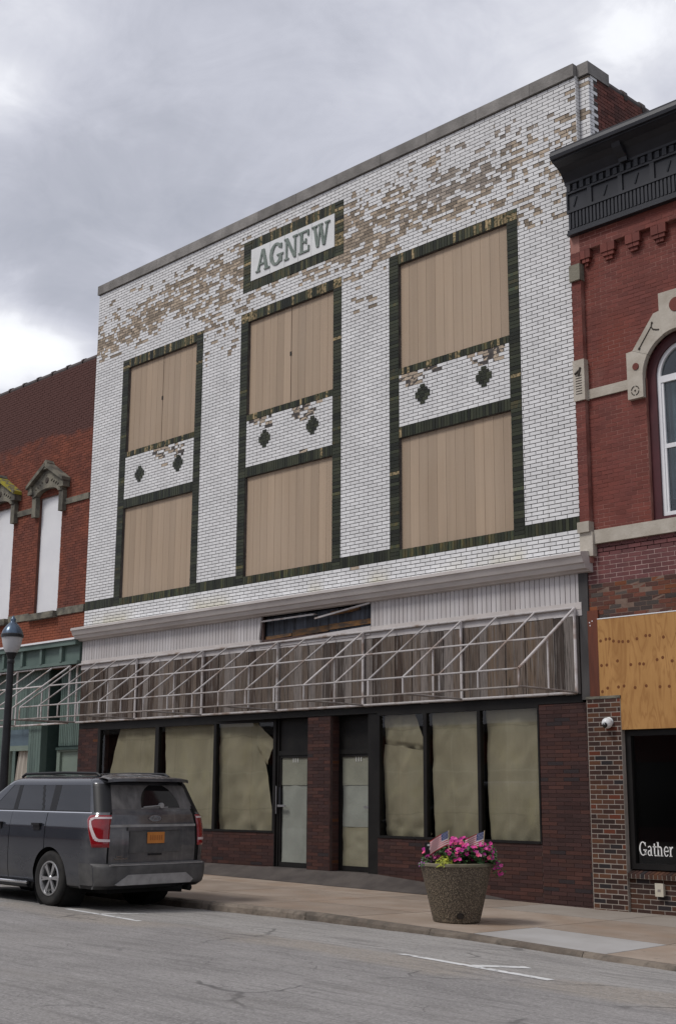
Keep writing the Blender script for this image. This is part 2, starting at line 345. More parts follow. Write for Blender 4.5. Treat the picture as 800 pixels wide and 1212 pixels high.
def cells(x0, x1, z0, z1, L, H, mort, holes=(), bond=.5, minw=.014, inhole=None):
    out = []; nr = int(math.ceil((z1-z0)/H-1e-6)); k = 0
    for r in range(nr):
        za = z0+r*H; zb = min(za+H, z1); zc = (za+zb)/2
        iv = [(x0, x1)]
        for (a, b, c, d) in holes:
            if c < zc < d:
                nv = []
                for (p, q) in iv:
                    if b <= p or a >= q: nv.append((p, q)); continue
                    if a > p: nv.append((p, a))
                    if b < q: nv.append((b, q))
                iv = nv
        off = x0+L*(bond*(r % 2))-L
        for (p, q) in iv:
            i = int(math.floor((p-off)/L))
            while off+i*L < q:
                xa = max(p, off+i*L); xb = min(q, off+(i+1)*L); i += 1
                if xb-xa < minw: continue
                if inhole and inhole((xa+xb)/2, zc): continue
                out.append((xa+mort/2, xb-mort/2, za+mort/2, zb-mort/2))
    return out
def rect_minus(r, holes):
    xs = sorted({r[0], r[1], *[min(max(h[i], r[0]), r[1]) for h in holes for i in (0, 1)]}); zs = sorted({r[2], r[3], *[min(max(h[i], r[2]), r[3]) for h in holes for i in (2, 3)]})
    out = []
    for c, d in zip(zs, zs[1:]):
        run = None
        for a, b in zip(xs, xs[1:]):
            xm, zm = (a+b)/2, (c+d)/2
            if any(h[0] < xm < h[1] and h[2] < zm < h[3] for h in holes):
                if run: out.append((*run, c, d)); run = None
            else: run = (run[0], b) if run else (a, b)
        if run: out.append((*run, c, d))
    return out
def backing(mb, r, holes, y0, y1, m=0):
    for (a, b, c, d) in rect_minus(r, holes): mb.box(a, b, y0, y1, c, d, m, .5)
CAMP = (11.76, -17.4, 1.74)
def lay(cs, name, parent, mats, fn, y, depth, single=0, stuff_name=None):
    """bricks facing the street; fn(x, z) -> (material index, tint, proud); the nearest `single` become objects, the rest one part"""
    cs = sorted(cs, key=lambda c: (c[0]-CAMP[0])**2+(c[2]-CAMP[2])**2)
    mb = MB()
    for i, (xa, xb, za, zb) in enumerate(cs):
        mi, t, pr = fn((xa+xb)/2, (za+zb)/2); yf = y-pr
        if i < single:
            piece(name, ((xa+xb)/2, yf+depth/2, (za+zb)/2), (xb-xa, depth, zb-za), mats[mi], t, parent, (random.uniform(-.006, .006), random.uniform(-.006, .006)*.3, random.uniform(-.006, .006)))
        else:
            j = [random.uniform(-.0012, .0012) for _ in range(4)]
            k = len(mb.v); yb = yf+depth
            mb.v += [(xa, yf+j[0], za), (xb, yf+j[1], za), (xb, yf+j[2], zb), (xa, yf+j[3], zb), (xa, yb, za), (xb, yb, za), (xb, yb, zb), (xa, yb, zb)]
            for q in ((0, 1, 2, 3), (4, 5, 1, 0), (3, 2, 6, 7), (5, 6, 2, 1), (0, 3, 7, 4)):
                mb.f.append(tuple(k+w for w in q)); mb.m.append(mi); mb.t.append(t)
    if mb.f: return mb.build(stuff_name or name, mats, parent, kind='stuff')
def rnd(): return random.random()
class VNoise:                                             # smooth random field for where the glaze has flaked
    def __init__(s, seed): s.g = np.random.default_rng(seed).random((64, 64))
    def __call__(s, x, y):
        i, j = math.floor(x), math.floor(y); u, w = x-i, y-j; u = u*u*(3-2*u); w = w*w*(3-2*w); g = s.g
        a = g[i % 64, j % 64]; b = g[(i+1) % 64, j % 64]; c = g[i % 64, (j+1) % 64]; d = g[(i+1) % 64, (j+1) % 64]
        return (a*(1-u)+b*u)*(1-w)+(c*(1-u)+d*u)*w
FL = lambda u, v, d: (u, -d, v)                            # street-facing plane: u along the street, v up, d towards the street
def text_part(name, s, size, mk, loc, parent, depth=.006, xs=1., font_bold=0., align='LEFT', rot=(math.pi/2, 0, 0)):
    cu_ = bpy.data.curves.new(name, 'FONT'); cu_.body = s; cu_.size = size; cu_.extrude = depth; cu_.offset = font_bold; cu_.align_x = align; cu_.resolution_u = 4
    tmp = bpy.data.objects.new(name+'_src', cu_); COL.objects.link(tmp)
    dg = bpy.context.evaluated_depsgraph_get(); me = bpy.data.meshes.new_from_object(tmp.evaluated_get(dg)); bpy.data.objects.remove(tmp); bpy.data.curves.remove(cu_)
    me.name = name; me.materials.clear(); me.materials.append(M[mk])
    o = bpy.data.objects.new(name, me); COL.objects.link(o); o.parent = parent; p = WL[parent.name]
    o.location = (loc[0]-p[0], loc[1]-p[1], loc[2]-p[2]); o.rotation_euler = rot; o.scale = (xs, 1, 1); return o

# ------------------------------------------------------------------ ground
def tab(*kv): xs_ = [k for k, _ in kv]; ys_ = [v_ for _, v_ in kv]; return lambda x: float(np.interp(x, xs_, ys_))
z_wall = tab((-40, .40), (-20, .22), (-10, .10), (-3.76, .04), (-.26, -.015), (1.2, -.022), (8, -.08), (30, -.3))
z_curb = tab((-40, .50), (-20, .28), (-10, .16), (-5, .10), (-1.6, .092), (1.1, .024), (2.6, -.036), (3.9, -.08), (8, -.15), (30, -.4))
z_gut = tab((-40, .36), (-20, .16), (-10, .045), (-5, -.017), (-1.6, -.010), (1.1, -.036), (2.6, -.085), (3.9, -.124), (8, -.20), (30, -.45))
z_rd = tab((-40, .45), (-20, .25), (-10, .13), (-4.4, .062), (-2.7, .040), (2, .037), (3, .018), (4, 0.), (8, -.06), (30, -.35))
YC = -4.5
def zs(x, y): f = min(max(-y/4.5, -.2), 1); return z_wall(x)*(1-f)+z_curb(x)*f
def zr(x, y):
    pts = ((-17.2, z_rd(x)+.0), (-11, z_rd(x)+.07), (-6.8, z_rd(x)), (YC-.12, z_gut(x)), (YC+.3, z_gut(x)-.02))
    return float(np.interp(y, [p[0] for p in pts], [p[1] for p in pts]))
b = MB(); b.grid(lambda u, w: ((u-.5)*3000, (w-.5)*3000, -.95), 4, 4)
def dirt_e(c, H): return c
M['earth'] = mat('far_ground', (.10, .10, .085), (.07, .075, .06), .05, rough=.95)
b.build('ground', 'earth', kind='structure')
def road_extra(c, H):
    node, L = H['node'], H['L']; mr, nz, mth, mixc = H['maprange'], H['noise'], H['mth'], H['mixc']
    sp = node('ShaderNodeSeparateXYZ'); L.new(H['src'], sp.inputs[0]); X, Y = sp.outputs[0], sp.outputs[1]
    # the parking lane is old grey concrete, the middle patched with tan; the travel lane is worn asphalt
    wob = mth('MULTIPLY', nz(.35, (1, 1, 1), 4), 1.3)
    yy = mth('ADD', Y, wob)
    lane = mr(yy, -6.15, -5.95)
    c = mixc(lane, c, (.325, .31, .292))
    tan = mth('MULTIPLY', mr(yy, -6.9, -6.6), mr(yy, -5.9, -6.1))
    tan = mth('MULTIPLY', tan, mr(nz(.22, (1, .6, 1), 2), .42, .50))
    c = mixc(mth('MULTIPLY', tan, .85), c, (.30, .265, .225))
    c = mixc(mth('MULTIPLY', mr(nz(1.4, (.35, 1.6, 1), 5, .6), .52, .72), .55), c, (.115, .108, .104))
    c = mixc(mth('MULTIPLY', mr(nz(60, (1, 1, 1), 2), .52, .70), .35), c, (.09, .085, .08))
    c = mixc(mth('MULTIPLY', mr(nz(90, (1, 1, 1), 1), .60, .75), .4), c, (.36, .35, .34))
    c = mixc(mth('MULTIPLY', mr(nz(26, (.7, 1.4, 1), 3, .7), .48, .66), .55), c, (.10, .095, .09))
    c = mixc(mth('MULTIPLY', mr(nz(34, (1, 1, 1), 2, .7), .52, .66), .5), c, (.38, .365, .35))
    c = mixc(mth('MULTIPLY', mr(nz(3.2, (.25, 3.2, 1), 5, .65), .50, .66), .55), c, (.14, .132, .127))
    # cracks: a few sealed lines, broken into short runs
    for scl, seedv, w_, amt, lo, hi in ((.30, 0., .0065, .7, .50, .56), (.8, 11., .0045, .6, .54, .60)):
        dn = node('ShaderNodeTexNoise'); dn.inputs['Scale'].default_value = 1.6; dn.inputs['Detail'].default_value = 6; L.new(H['src'], dn.inputs['Vector'])
        ad = node('ShaderNodeVectorMath', operation='MULTIPLY_ADD'); L.new(dn.outputs['Color'], ad.inputs[0]); ad.inputs[1].default_value = (.9, .5, 0); L.new(H['src'], ad.inputs[2])
        off = node('ShaderNodeVectorMath', operation='ADD'); L.new(ad.outputs[0], off.inputs[0]); off.inputs[1].default_value = (seedv, seedv, 0)
        vo = node('ShaderNodeTexVoronoi', feature='DISTANCE_TO_EDGE', voronoi_dimensions='2D'); vo.inputs['Scale'].default_value = scl; L.new(off.outputs[0], vo.inputs['Vector'])
        ck = mth('MULTIPLY', mr(vo.outputs['Distance'], w_*2.0, w_*.7), mr(nz(.9, (.6, 1, 1), 3), lo, hi))
        c = mixc(mth('MULTIPLY', ck, amt*.85), c, (.06, .057, .055))
    st = mth('MULTIPLY', mr(nz(.5, (.5, 2.5, 1), 4), .55, .75), .35)
    return mixc(st, c, (.20, .185, .165))
M['road'] = mat('worn_grey_asphalt', (.285, .27, .260), (.225, .213, .205), .8, rough=.9, bump=.006, bscale=55, extra=road_extra)
b = MB(); NX = 150; ysr = [-17.3, -15, -13, -11, -9, -7.8, -6.8, -6, -5.3, -4.62, -4.3]
b.grid(lambda u, w: (lambda x, y: (x, y, zr(x, y)))(-60+u*95, ysr[int(round(w*10))]), NX, 10)
b.build('road', 'road', kind='structure', smooth=True)
# kerb stones
def kerb_extra(c, H):
    return H['mixc'](H['maprange'](H['noise'](5, (1, 1, 1), 4), .5, .66), c, (.10, .085, .07))
M['kerb'] = mat('worn_kerb_stone', (.215, .18, .145), (.13, .105, .085), 2.2, rough=.9, bump=.02, bscale=14, tint=.18, extra=kerb_extra)
M['kerbgrey'] = mat('new_concrete_kerb', (.30, .295, .29), (.22, .215, .21), 3, rough=.9, bump=.006, bscale=30)
kb = MB(); kb.box(-60, 35, YC-.02, YC+.1, -.9, -.7); kerb = kb.build('kerb', 'kerb', kind='structure')
x = -34.
while x < 14:
    ln = 2.3; grey = 1.1 < x+ln/2 < 3.2
    xa, xb = x+.004, x+ln-.004; mb = MB(); nseg = 10
    def kp(u, w, xa=xa, xb=xb):
        xx = xa+(xb-xa)*u; prof = [(YC-.155, -.8), (YC-.15, z_gut(xx)), (YC-.142, z_curb(xx)-.03), (YC-.118, z_curb(xx)+.004), (YC-.06, z_curb(xx)+.008), (YC-.002, z_curb(xx)+.006), (YC-.002, -.8)]
        y, z = prof[int(round(w*6))]; wv = .012*math.sin(xx*7.3)+.01*math.sin(xx*17.1+1)
        k_ = 1 if 1 <= w*6 <= 3.2 else 0
        return (xx, y+wv*k_, z+(.006*math.sin(xx*11+2) if w*6 > 2.5 and w*6 < 4 else 0))
    mb.grid(kp, nseg*2, 6, t=rnd()); mb.build('kerb_stone', 'kerbgrey' if 1.1 <= x <= 2.3 else 'kerb', kerb, smooth=False); x += ln
# sidewalk slabs
def slab_extra(c, H):
    c = H['mixc'](H['mth']('MULTIPLY', H['maprange'](H['noise'](1.1, (.7, 1, 1), 5), .48, .70), .6), c, (.27, .185, .125))
    c = H['mixc'](H['mth']('MULTIPLY', H['maprange'](H['noise'](70, (1, 1, 1), 2), .55, .75), .3), c, (.13, .105, .085))
    return H['mixc'](H['mth']('MULTIPLY', H['maprange'](H['noise'](7, (1, 1, 1), 3), .66, .74), .5), c, (.10, .085, .075))
M['slab'] = mat('tan_concrete_slab', (.325, .265, .215), (.255, .20, .155), 1.3, rough=.9, bump=.004, bscale=60, tint=.16, extra=slab_extra)
M['slabgrey'] = mat('grey_concrete_slab', (.36, .35, .34), (.30, .285, .27), 1.2, rough=.9, bump=.003, bscale=60, tint=.08)
M['slabwarm'] = mat('greyish_concrete_slab', (.30, .265, .23), (.255, .22, .185), 1.2, rough=.9, bump=.003, bscale=60, tint=.06)
sb = MB(); sb.grid(lambda u, w: (lambda x, y: (x, y, zs(x, y)-.03))(-60+95*u, YC+.0+(6.5)*w), 190, 6); side = sb.build('sidewalk', 'kerb', kind='structure')
def slab(xa, xb, ya, yb, mk):
    mb = MB(); t = rnd(); nx = max(2, int((xb-xa)/.5))
    mb.grid(lambda u, w: (lambda x, y: (x, y, zs(x, y)))(xa+.009+(xb-xa-.018)*u, ya+.009+(yb-ya-.018)*w), nx, 2, t=t)
    for p, q in (((xa+.009, ya+.009), (xb-.009, ya+.009)), ((xb-.009, ya+.009), (xb-.009, yb-.009)), ((xa+.009, yb-.009), (xa+.009, ya+.009))):
        mb.poly([(p[0], p[1], zs(*p)), (q[0], q[1], zs(*q)), (q[0], q[1], zs(*q)-.05), (p[0], p[1], zs(*p)-.05)], 0, t)
    mb.build('paving_slab', mk, side)
xe = [-30, -27.5, -25, -22.5, -20, -17.6, -15.2, -12.8, -10.4, -8, -5.6, -3.3, -1.1, 1.05, 3.0, 4.9, 7, 9.2]
ye = [YC, -3.15, -1.45, 1.2]
for xa, xb in zip(xe, xe[1:]):
    for k, (ya, yb) in enumerate(zip(ye, ye[1:])):
        if -15 < xa < 0 and k == 2: yb_ = .02
        else: yb_ = min(yb, .6)
        mk = 'slab'
        if xa == 1.05 and k == 0: mk = 'slabgrey'
        if xa in (-1.1, 1.05, 3.0) and k == 2: mk = 'slabwarm'
        slab(xa, xb, ya, yb_, mk)
# parking bay markings
def paint_extra(c, H): return H['mixc'](H['maprange'](H['noise'](9, (1, 1, 1), 5, .65), .54, .64), c, (.22, .21, .205))
M['linepaint'] = mat('worn_white_line_paint', (.66, .66, .65), (.55, .55, .54), 4, rough=.8, extra=paint_extra)
def strip(p, q, w):
    mb = MB(); p = Vector((*p, 0)); q = Vector((*q, 0)); n = (q-p).normalized().cross(Vector((0, 0, 1)))*w/2
    def g(u, v): r = p+(q-p)*u+n*(2*v-1); return (r.x, r.y, zr(r.x, r.y)+.004)
    mb.grid(g, 24, 1); return mb.build('parking_line', 'linepaint', kind='structure')
strip((1.92, -6.73), (4.05, -6.94), .11); strip((2.985, -6.785), (3.28, -6.27), .17)
strip((-4.74, -6.60), (-2.77, -6.75), .10); strip((-3.86, -6.61), (-3.69, -5.98), .09); strip((-8.6, -6.78), (-6.4, -6.78), .10)
# ------------------------------------------------------------------ the white glazed-brick building
XL, XR = -14.684, 0.0
ag = thing('commercial_building', 'tall white glazed-brick commercial building with AGNEW name plaque and tan boarded windows', 'building', (-7.3, 0, 0))
BH = .0709; Z0 = 6.0; TOPB = Z0+115*BH; BT = Z0+86*BH; G2, G1 = Z0+93*BH, Z0+110*BH; BANDT = Z0+3*BH
BAYS = [(-13.488, -10.349), (-9.009, -5.847), (-4.51, -1.348)]
CW = .243
holes = [(a, b, Z0, BT) for a, b in BAYS]+[(-8.974, -5.80, G2, G1)]
bandr = [(XL, BAYS[0][0]), (BAYS[0][1], BAYS[1][0]), (BAYS[1][1], BAYS[2][0]), (BAYS[2][1], XR)]
bholes = holes+[(a, b, Z0, BANDT) for a, b in bandr]
OPEN = []
for a, b in BAYS: OPEN += [(a+CW, b-CW, 9.731, BT-.216), (a+CW, b-CW, 6.174, 8.338)]
mb = MB(); backing(mb, (XL, XR-.004, 5.4, TOPB+.02), OPEN, .009, .40); wall = mb.build('wall', 'mortar_dark', ag)
n_a, n_b, n_c = VNoise(3), VNoise(9), VNoise(21)
def spallp(x, z):
    p = 0.
    top = 13.62-.0*x; low = 12.45
    if x < -9: low = 12.36; top = 13.72
    elif x < -5.2: low = 12.15; top = 13.75
    else: low = 12.22; top = 13.58+(.10 if x > -1.5 else 0)
    if low < z < top: p = .70*min(1, (z-low)/.25, (top-z)/.14)
    if 12.3 < z < 13.93: p = max(p, .26)
    if -5.9 < x < -4.2 and 11.9 < z < 13.4: p = max(p, .42)
    if -9.2 < x < -8.3 and 12.0 < z < 12.6: p = max(p, .5)
    if -10.3 < x < -9.1 and 11.2 < z < 12.4: p = max(p, .33*(1 if z > 11.8 else .5))
    if -1.5 < x < 0 and 11.6 < z < 12.3: p = max(p, .26)
    if -5.6 < x < -4.5 and 11.2 < z < 12.0: p = max(p, .22)
    if p > 0:
        n = n_a(x*.7, z*2.2)*.30+n_b(x*1.9, z*5.0)*.36+n_c(x*3.9, z*9.)*.34
        p = p*1.35*max(.14, min(1., (n-.33)/.27))
    return min(.86, max(p, .0025))
def wfn(x, z):
    if rnd() < spallp(x, z):
        g = -4.6 < x < -.5 and z > 12.75 and n_b(x*.9, z*1.9) > .38
        return (2 if g else 1), rnd(), -.007
    return 0, rnd(), random.uniform(-.001, .0015)
cs = cells(XL, XR, 5.4+.6-7*BH-.031+.0, TOPB, .243, BH, .0135, bholes) if False else cells(XL, XR, Z0-8*BH, TOPB, .243, BH, .0135, bholes)
def chip(cs, pf):
    out = []
    for (xa, xb, za, zb) in cs:
        if xb-xa > .12 and pf((xa+xb)/2, (za+zb)/2) > .05 and rnd() < .75:
            cut = [xa]+sorted(xa+(xb-xa)*random.uniform(.15, .85) for _ in range(random.choice((1, 1, 2))))+[xb]
            out += [(p, q, za, zb) for p, q in zip(cut, cut[1:]) if q-p > .008]
        else: out.append((xa, xb, za, zb))
    return out
cs = chip(cs, spallp)
lay(cs, 'brick', wall, ['white', 'spall', 'spallgrey'], wfn, 0., .05, single=300)
# green soldier band between the window bays
def gfn(x, z):
    r = rnd()
    return (0 if r < .93 else 1), rnd(), random.uniform(0, .003)
bc = []
for a, b in bandr: bc += cells(a, b, Z0, BANDT, .0705, .2127, .007, (), 0)
lay(bc, 'green_brick', wall, ['green', 'olive'], gfn, 0., .05, single=0, stuff_name='green_band')
# window bays
ORN = []
def bay(a, b, near):
    mb = MB(); e = .004
    ia, ib = a+CW, b-CW
    backing(mb, (a+e, b-e, Z0+e, BT-e), [(ia-e, ib+e, 9.731-e, BT-.216+e), (ia-e, ib+e, 6.174-e, 8.338+e), (ia-.001, ib+.001, 8.554, 9.592)], .0085, .14)
    sur = mb.build('window_surround', 'mortar_green', ag)
    col = cells(a, ia, Z0, BT, CW, BH, .010, (), 0)+cells(ib, b, Z0, BT, CW, BH, .010, (), 0)
    top = cells(ia, ib, BT-.216, BT, .0705, .216, .010, (), 0); low = cells(ia, ib, 8.338, 8.554, .0705, .216, .010, (), 0)
    sill1 = cells(ia, ib, 9.592, 9.731, .0705, .139, .010, (), 0); sill0 = cells(ia, ib, Z0, 6.174, .0705, .174, .010, (), 0)
    nz = VNoise(int(abs(a)*10))
    def f(x, z):
        r = rnd(); n = nz(x*2.2, z*1.5)
        if z > BT-.216:
            n2 = nz(x*1.7+9, 3.)
            if a < -8 : k = 2 if r < (.55 if n2 > .55 else .2) else (1 if r < .62 else 0)
            else: k = 2 if r < (.55 if x > a+1.7 and n2 > .35 else .12) else (0 if r < .85 else 1)
        elif 9.5 < z < 9.75 and ia < x < ib: k = 2 if r < .18 else (1 if r < .6 else 0)
        elif z < 6.174 and ia < x < ib: k = 1 if r < .75 else 0
        elif 8.3 < z < 8.56 and ia < x < ib: k = 2 if r < .03 else 0
        else: k = 1 if r < (.10 if n > .5 else .02) else (2 if r > .992 else 0)
        return k, rnd(), random.uniform(0, .004)
    al = col+top+low+sill1+sill0
    lay(al, 'green_brick', sur, ['green', 'olive', 'greenchip'], f, 0., .12, single=300 if near else 0, stuff_name='surround_bricks')
    # spandrel of white brick with two stepped green ornaments
    H2 = (9.592-8.554)/15
    def sf(x, z):
        t = (x-ia)/(ib-ia); d = 9.592-z
        p = .62 if d < .34*(.5+nz(x*2.6, 5.5)) - .06 and nz(x*1.7, 1.5) > .40 else .004
        if rnd() < p: return 1, .6+.4*rnd(), -.006
        return 0, rnd(), random.uniform(-.001, .0015)
    smb = MB(); smb.box(ia+.002, ib-.002, .012, .13, 8.556, 9.590); sp = smb.build('spandrel', 'mortar_dark', ag)
    lay(chip(cells(ia, ib, 8.554, 9.592, .243, H2, .013), lambda x, z: .5 if z > 9.2 else 0), 'brick', sp, ['white', 'spall'], sf, .003, .05, stuff_name='spandrel_bricks')
    for cx in (a+.85, a+2.33):
        om = MB()
        for k, w in enumerate((1, 2, 3, 3, 2, 1)):
            z = 9.09+(k-3)*.066; nb = w
            for q in range(nb):
                x0 = cx+(q-nb/2)*.122; om.box(x0+.004, x0+.118, -.012, .05, z+.004, z+.062, 0, rnd())
        om.build('brick_ornament', 'green', ag)
    # plywood-siding window covers
    for (za, zb) in ((9.731, BT-.216), (6.174, 8.338)):
        cmb = MB(); cmb.box(ia-.02, ib+.02, .085, .11, za-.02, zb+.02); cov = cmb.build('window_cover', 'groove', ag)
        n = 12; L = ib-ia; w = L/n; split = (za > 9 and a < -8)
        for k in range(n):
            xa, xb = ia+k*w, ia+(k+1)*w
            g = .0035 if k % 2 else .006
            if split and k == n//2: xa += .016
            piece('board', ((xa+xb)/2, .074, (za+zb)/2), (xb-xa-g, .018, zb-za-.006), 'tan', rnd(), cov)
        if split: piece('cleat', (ia+n//2*w, .066, zb-1.05), (.05, .02, .09), 'bronze', .5, cov)
for i, (a, b) in enumerate(BAYS): bay(a, b, i == 2)
# name plaque
gx0, gx1 = -8.974, -5.80; e = .004
mb = MB(); backing(mb, (gx0+e, gx1-e, G2+e, G1-e), [], .0085, .12); pq = mb.build('name_plaque', 'mortar_green', ag)
ix0, ix1, iz0, iz1 = -8.71, -6.055, 12.815, 13.567
nz = VNoise(77)
def pf(x, z):
    r = rnd(); k = 1
    if z < iz0: k = 0 if r < .55 else 1
    elif z > iz1: k = 1 if r < .6 else (2 if r < .75 else 0)
    else: k = 0 if r < .45 else (1 if r < .8 else 2)
    return k, rnd(), random.uniform(-.004, .006)
pc = cells(gx0, ix0, G2, G1, ix0-gx0, BH, .009, (), 0)+cells(ix1, gx1, G2, G1, gx1-ix1, BH, .009, (), 0)+cells(ix0, ix1, G2, iz0, .0705, iz0-G2, .009, (), 0)+cells(ix0, ix1, iz1, G1, .0705, G1-iz1, .009, (), 0)
lay(pc, 'green_brick', pq, ['green', 'olive', 'greenchip'], pf, 0., .08, stuff_name='plaque_bricks')
tj = [ix0, -8.07, -7.60, -7.165, -6.75, ix1]
for xa, xb in zip(tj, tj[1:]): piece('tile', ((xa+xb)/2, .012, (iz0+iz1)/2), (xb-xa-.010, .05, iz1-iz0-.008), 'tile', rnd(), pq)
def serif_letter(strokes, x0, w, z0, h):
    """raised slab-serif letter from thick strokes in a unit box"""
    mb = MB()
    for k, s in enumerate(strokes):
        d1 = .034+.0012*k
        if s[0] == 'arc':
            _, cx, cz, rx, rz, a0, a1, t0, t1 = s; n = 20; o = []; i_ = []
            for q in range(n+1):
                u = q/n; an = R(a0+(a1-a0)*u); th = t0+(t1-t0)*abs(math.sin(an))
                th = t0*abs(math.cos(an))+t1*abs(math.sin(an))
                o.append((cx+rx*math.cos(an), cz+rz*math.sin(an))); i_.append((cx+(rx-th)*math.cos(an), cz+(rz-th*w/h)*math.sin(an)))
            for q in range(n):
                pts = [o[q], o[q+1], i_[q+1], i_[q]]
                mb.prism([(x0+p[0]*w, z0+p[1]*h) for p in pts], FL, .0, d1)
        else: mb.prism([(x0+p[0]*w, z0+p[1]*h) for p in s], FL, .0, d1)
    mb.build('letter', 'letter', pq)
def bar(x0, x1, y0, y1): return [(x0, y0), (x1, y0), (x1, y1), (x0, y1)]
def dia(xa, ya, xb, yb, w): return [(xa, ya), (xa+w, ya), (xb+w, yb), (xb, yb)]
LZ, LH = 12.955, .50
serif_letter([dia(.08, .03, .42, 1., .13), dia(.70, .03, .42, 1., .20), bar(.24, .74, .30, .38), bar(-.02, .30, 0, .075), bar(.62, 1.02, 0, .07)], -8.52, .44, LZ, LH)
serif_letter([('arc', .5, .5, .5, .52, 45, 318, .21, .10), bar(.72, .94, .08, .42), bar(.56, 1.02, .38, .46), bar(.80, .92, .70, .92)], -8.07, .43, LZ, LH)
serif_letter([bar(.10, .22, .04, .96), bar(.78, .90, .02, .96), dia(.08, .97, .72, .0, .20), bar(-.02, .34, 0, .075), bar(-.02, .26, .93, 1.), bar(.66, 1.02, .925, 1.)], -7.585, .40, LZ, LH)
serif_letter([bar(.14, .36, .03, .97), bar(0, .92, 0, .08), bar(0, .88, .92, 1.), bar(.30, .66, .46, .54), bar(.82, .93, .05, .27), bar(.78, .89, .73, .95), bar(.60, .69, .38, .62)], -7.14, .36, LZ, LH)
serif_letter([dia(.08, .96, .25, .0, .14), dia(.30, .0, .44, .96, .09), dia(.44, .96, .62, .0, .14), dia(.68, .0, .86, .96, .08), bar(-.02, .30, .93, 1.), bar(.36, .62, .94, 1.01), bar(.76, 1.04, .925, 1.)], -6.72, .52, LZ, LH)
# coping, notched right corner, brick side wall
mb = MB(); x = XL-.03
while x < XR-.01:
    ln = 1.25 if x+1.25 < XR-.2 else XR+.0-x
    mb.box(x+.003, x+ln-.003, -.045, .45, TOPB+.012, TOPB+.25, 0, rnd()); x += ln
mb.build('coping', 'stone', ag)
YN, XS = .11, .215
def rf(x, z): return (0 if rnd() > .10 else 1), rnd(), random.uniform(-.001, .001)
mb = MB(); mb.box(XR-.02, XS-.006, YN+.004, .45, 9., TOPB+.02); ret = mb.build('corner_pier', 'mortar_dark', ag)
lay(cells(XR+.006, XS, 10., TOPB, .243, BH, .0105), 'brick', ret, ['white', 'spall'], rf, YN, .05, stuff_name='corner_bricks')
mb = MB()
k = 0; z = 10.
while z < TOPB-.01:
    za, zb = z+.005, z+BH-.005
    mb.box(XR-.0062, XR+.004, .002, YN+.001, za, zb, 0, rnd())                         # return of the front face
    ln = .13 if k % 2 else .25; mb.box(XS-.03, XS+.0015, YN+.0515, YN+ln, za, zb, 0, rnd()); k += 1; z += BH
mb.build('quoin', 'white', ag, kind='stuff')
mb = MB(); mb.box(-.4, XS-.014, YN+.3, 14., 8.5, TOPB+.02); sw = mb.build('side_wall', 'mortar_red', ag)
mb = MB(); k = 0; z = 10.5
M['oldred'] = mat('old_dark_red_brick', (.155, .055, .042), (.10, .045, .038), 3, tint=.3, rough=.9)
while z < TOPB-.01:
    y = YN+.135+(.12 if k % 2 == 0 else 0)
    while y < 9:
        mb.box(XS-.05, XS+random.uniform(-.002, .002), y+.005, y+.215, z+.005, z+BH-.005, 0, rnd()); y += .22
    k += 1; z += BH
mb.build('side_bricks', 'oldred', sw, kind='stuff')
mb = MB(); y = YN-.045
mb.box(XR+.002, XS+.02, YN-.045, YN+.62, TOPB+.013, TOPB+.25, 0, .5)
mb.build('coping', 'stone', ag)
y = YN+.62; z = TOPB+.02
while y < 12:
    mb = MB(); mb.tube((XS-.13, y, z+.04), (XS-.13, y+.57, z+.04), .135, 12); mb.tube((XS-.13, y+.50, z+.04), (XS-.13, y+.6, z+.04), .16, 12); mb.build('coping_tile', 'terracotta', ag); y += .6; 
mb = MB(); mb.box(XL+.02, XS-.05, .45, 14, 13.2, 13.4); mb.build('roof', 'charcoal', ag)
mb = MB(); mb.box(XL+.0, XL+.35, .41, 14, 0, TOPB); mb.box(XL+.36, XS-.4, 13.5, 13.9, 0, TOPB-.01); mb.build('party_wall', 'oldred', ag)
# sheet-metal cornice above the shop front
prof = [(5.600, 0.), (5.56, .30), (5.545, .338), (5.495, .338), (5.48, .312), (5.385, .27), (5.37, .235), (5.345, .225), (5.30, .20), (5.285, .12), (5.26, .10), (5.25, 0.)]
mb = MB(); xa, xb = XL-.06, -.0; n = len(prof)
def cpt(x, i): z, d = prof[i]; return (x, -d, z)
xs_ = np.linspace(xa, xb, 15)
for i in range(n):
    j = (i+1) % n
    for p, q in zip(xs_, xs_[1:]): mb.poly([cpt(p, i), cpt(q, i), cpt(q, j), cpt(p, j)], 0, .5)
mb.poly([cpt(xa, i) for i in range(n)]); mb.poly([cpt(xb, i) for i in reversed(range(n))])
cor = mb.build('cornice', 'cornice', ag)
mb = MB(); mb.box(xa, xb-.01, -.21, .0, 5.5985, 5.604); mb.build('snow_white_flashing', 'whitepaint', cor) if False else None
mb = MB(); mb.grid(lambda u, w: (xa+(xb-xa)*u, -.337+.34*w, 5.538+.066*min(1, w*1.0)+.006), 40, 2); mb.build('flashing', 'whitepaint', cor)
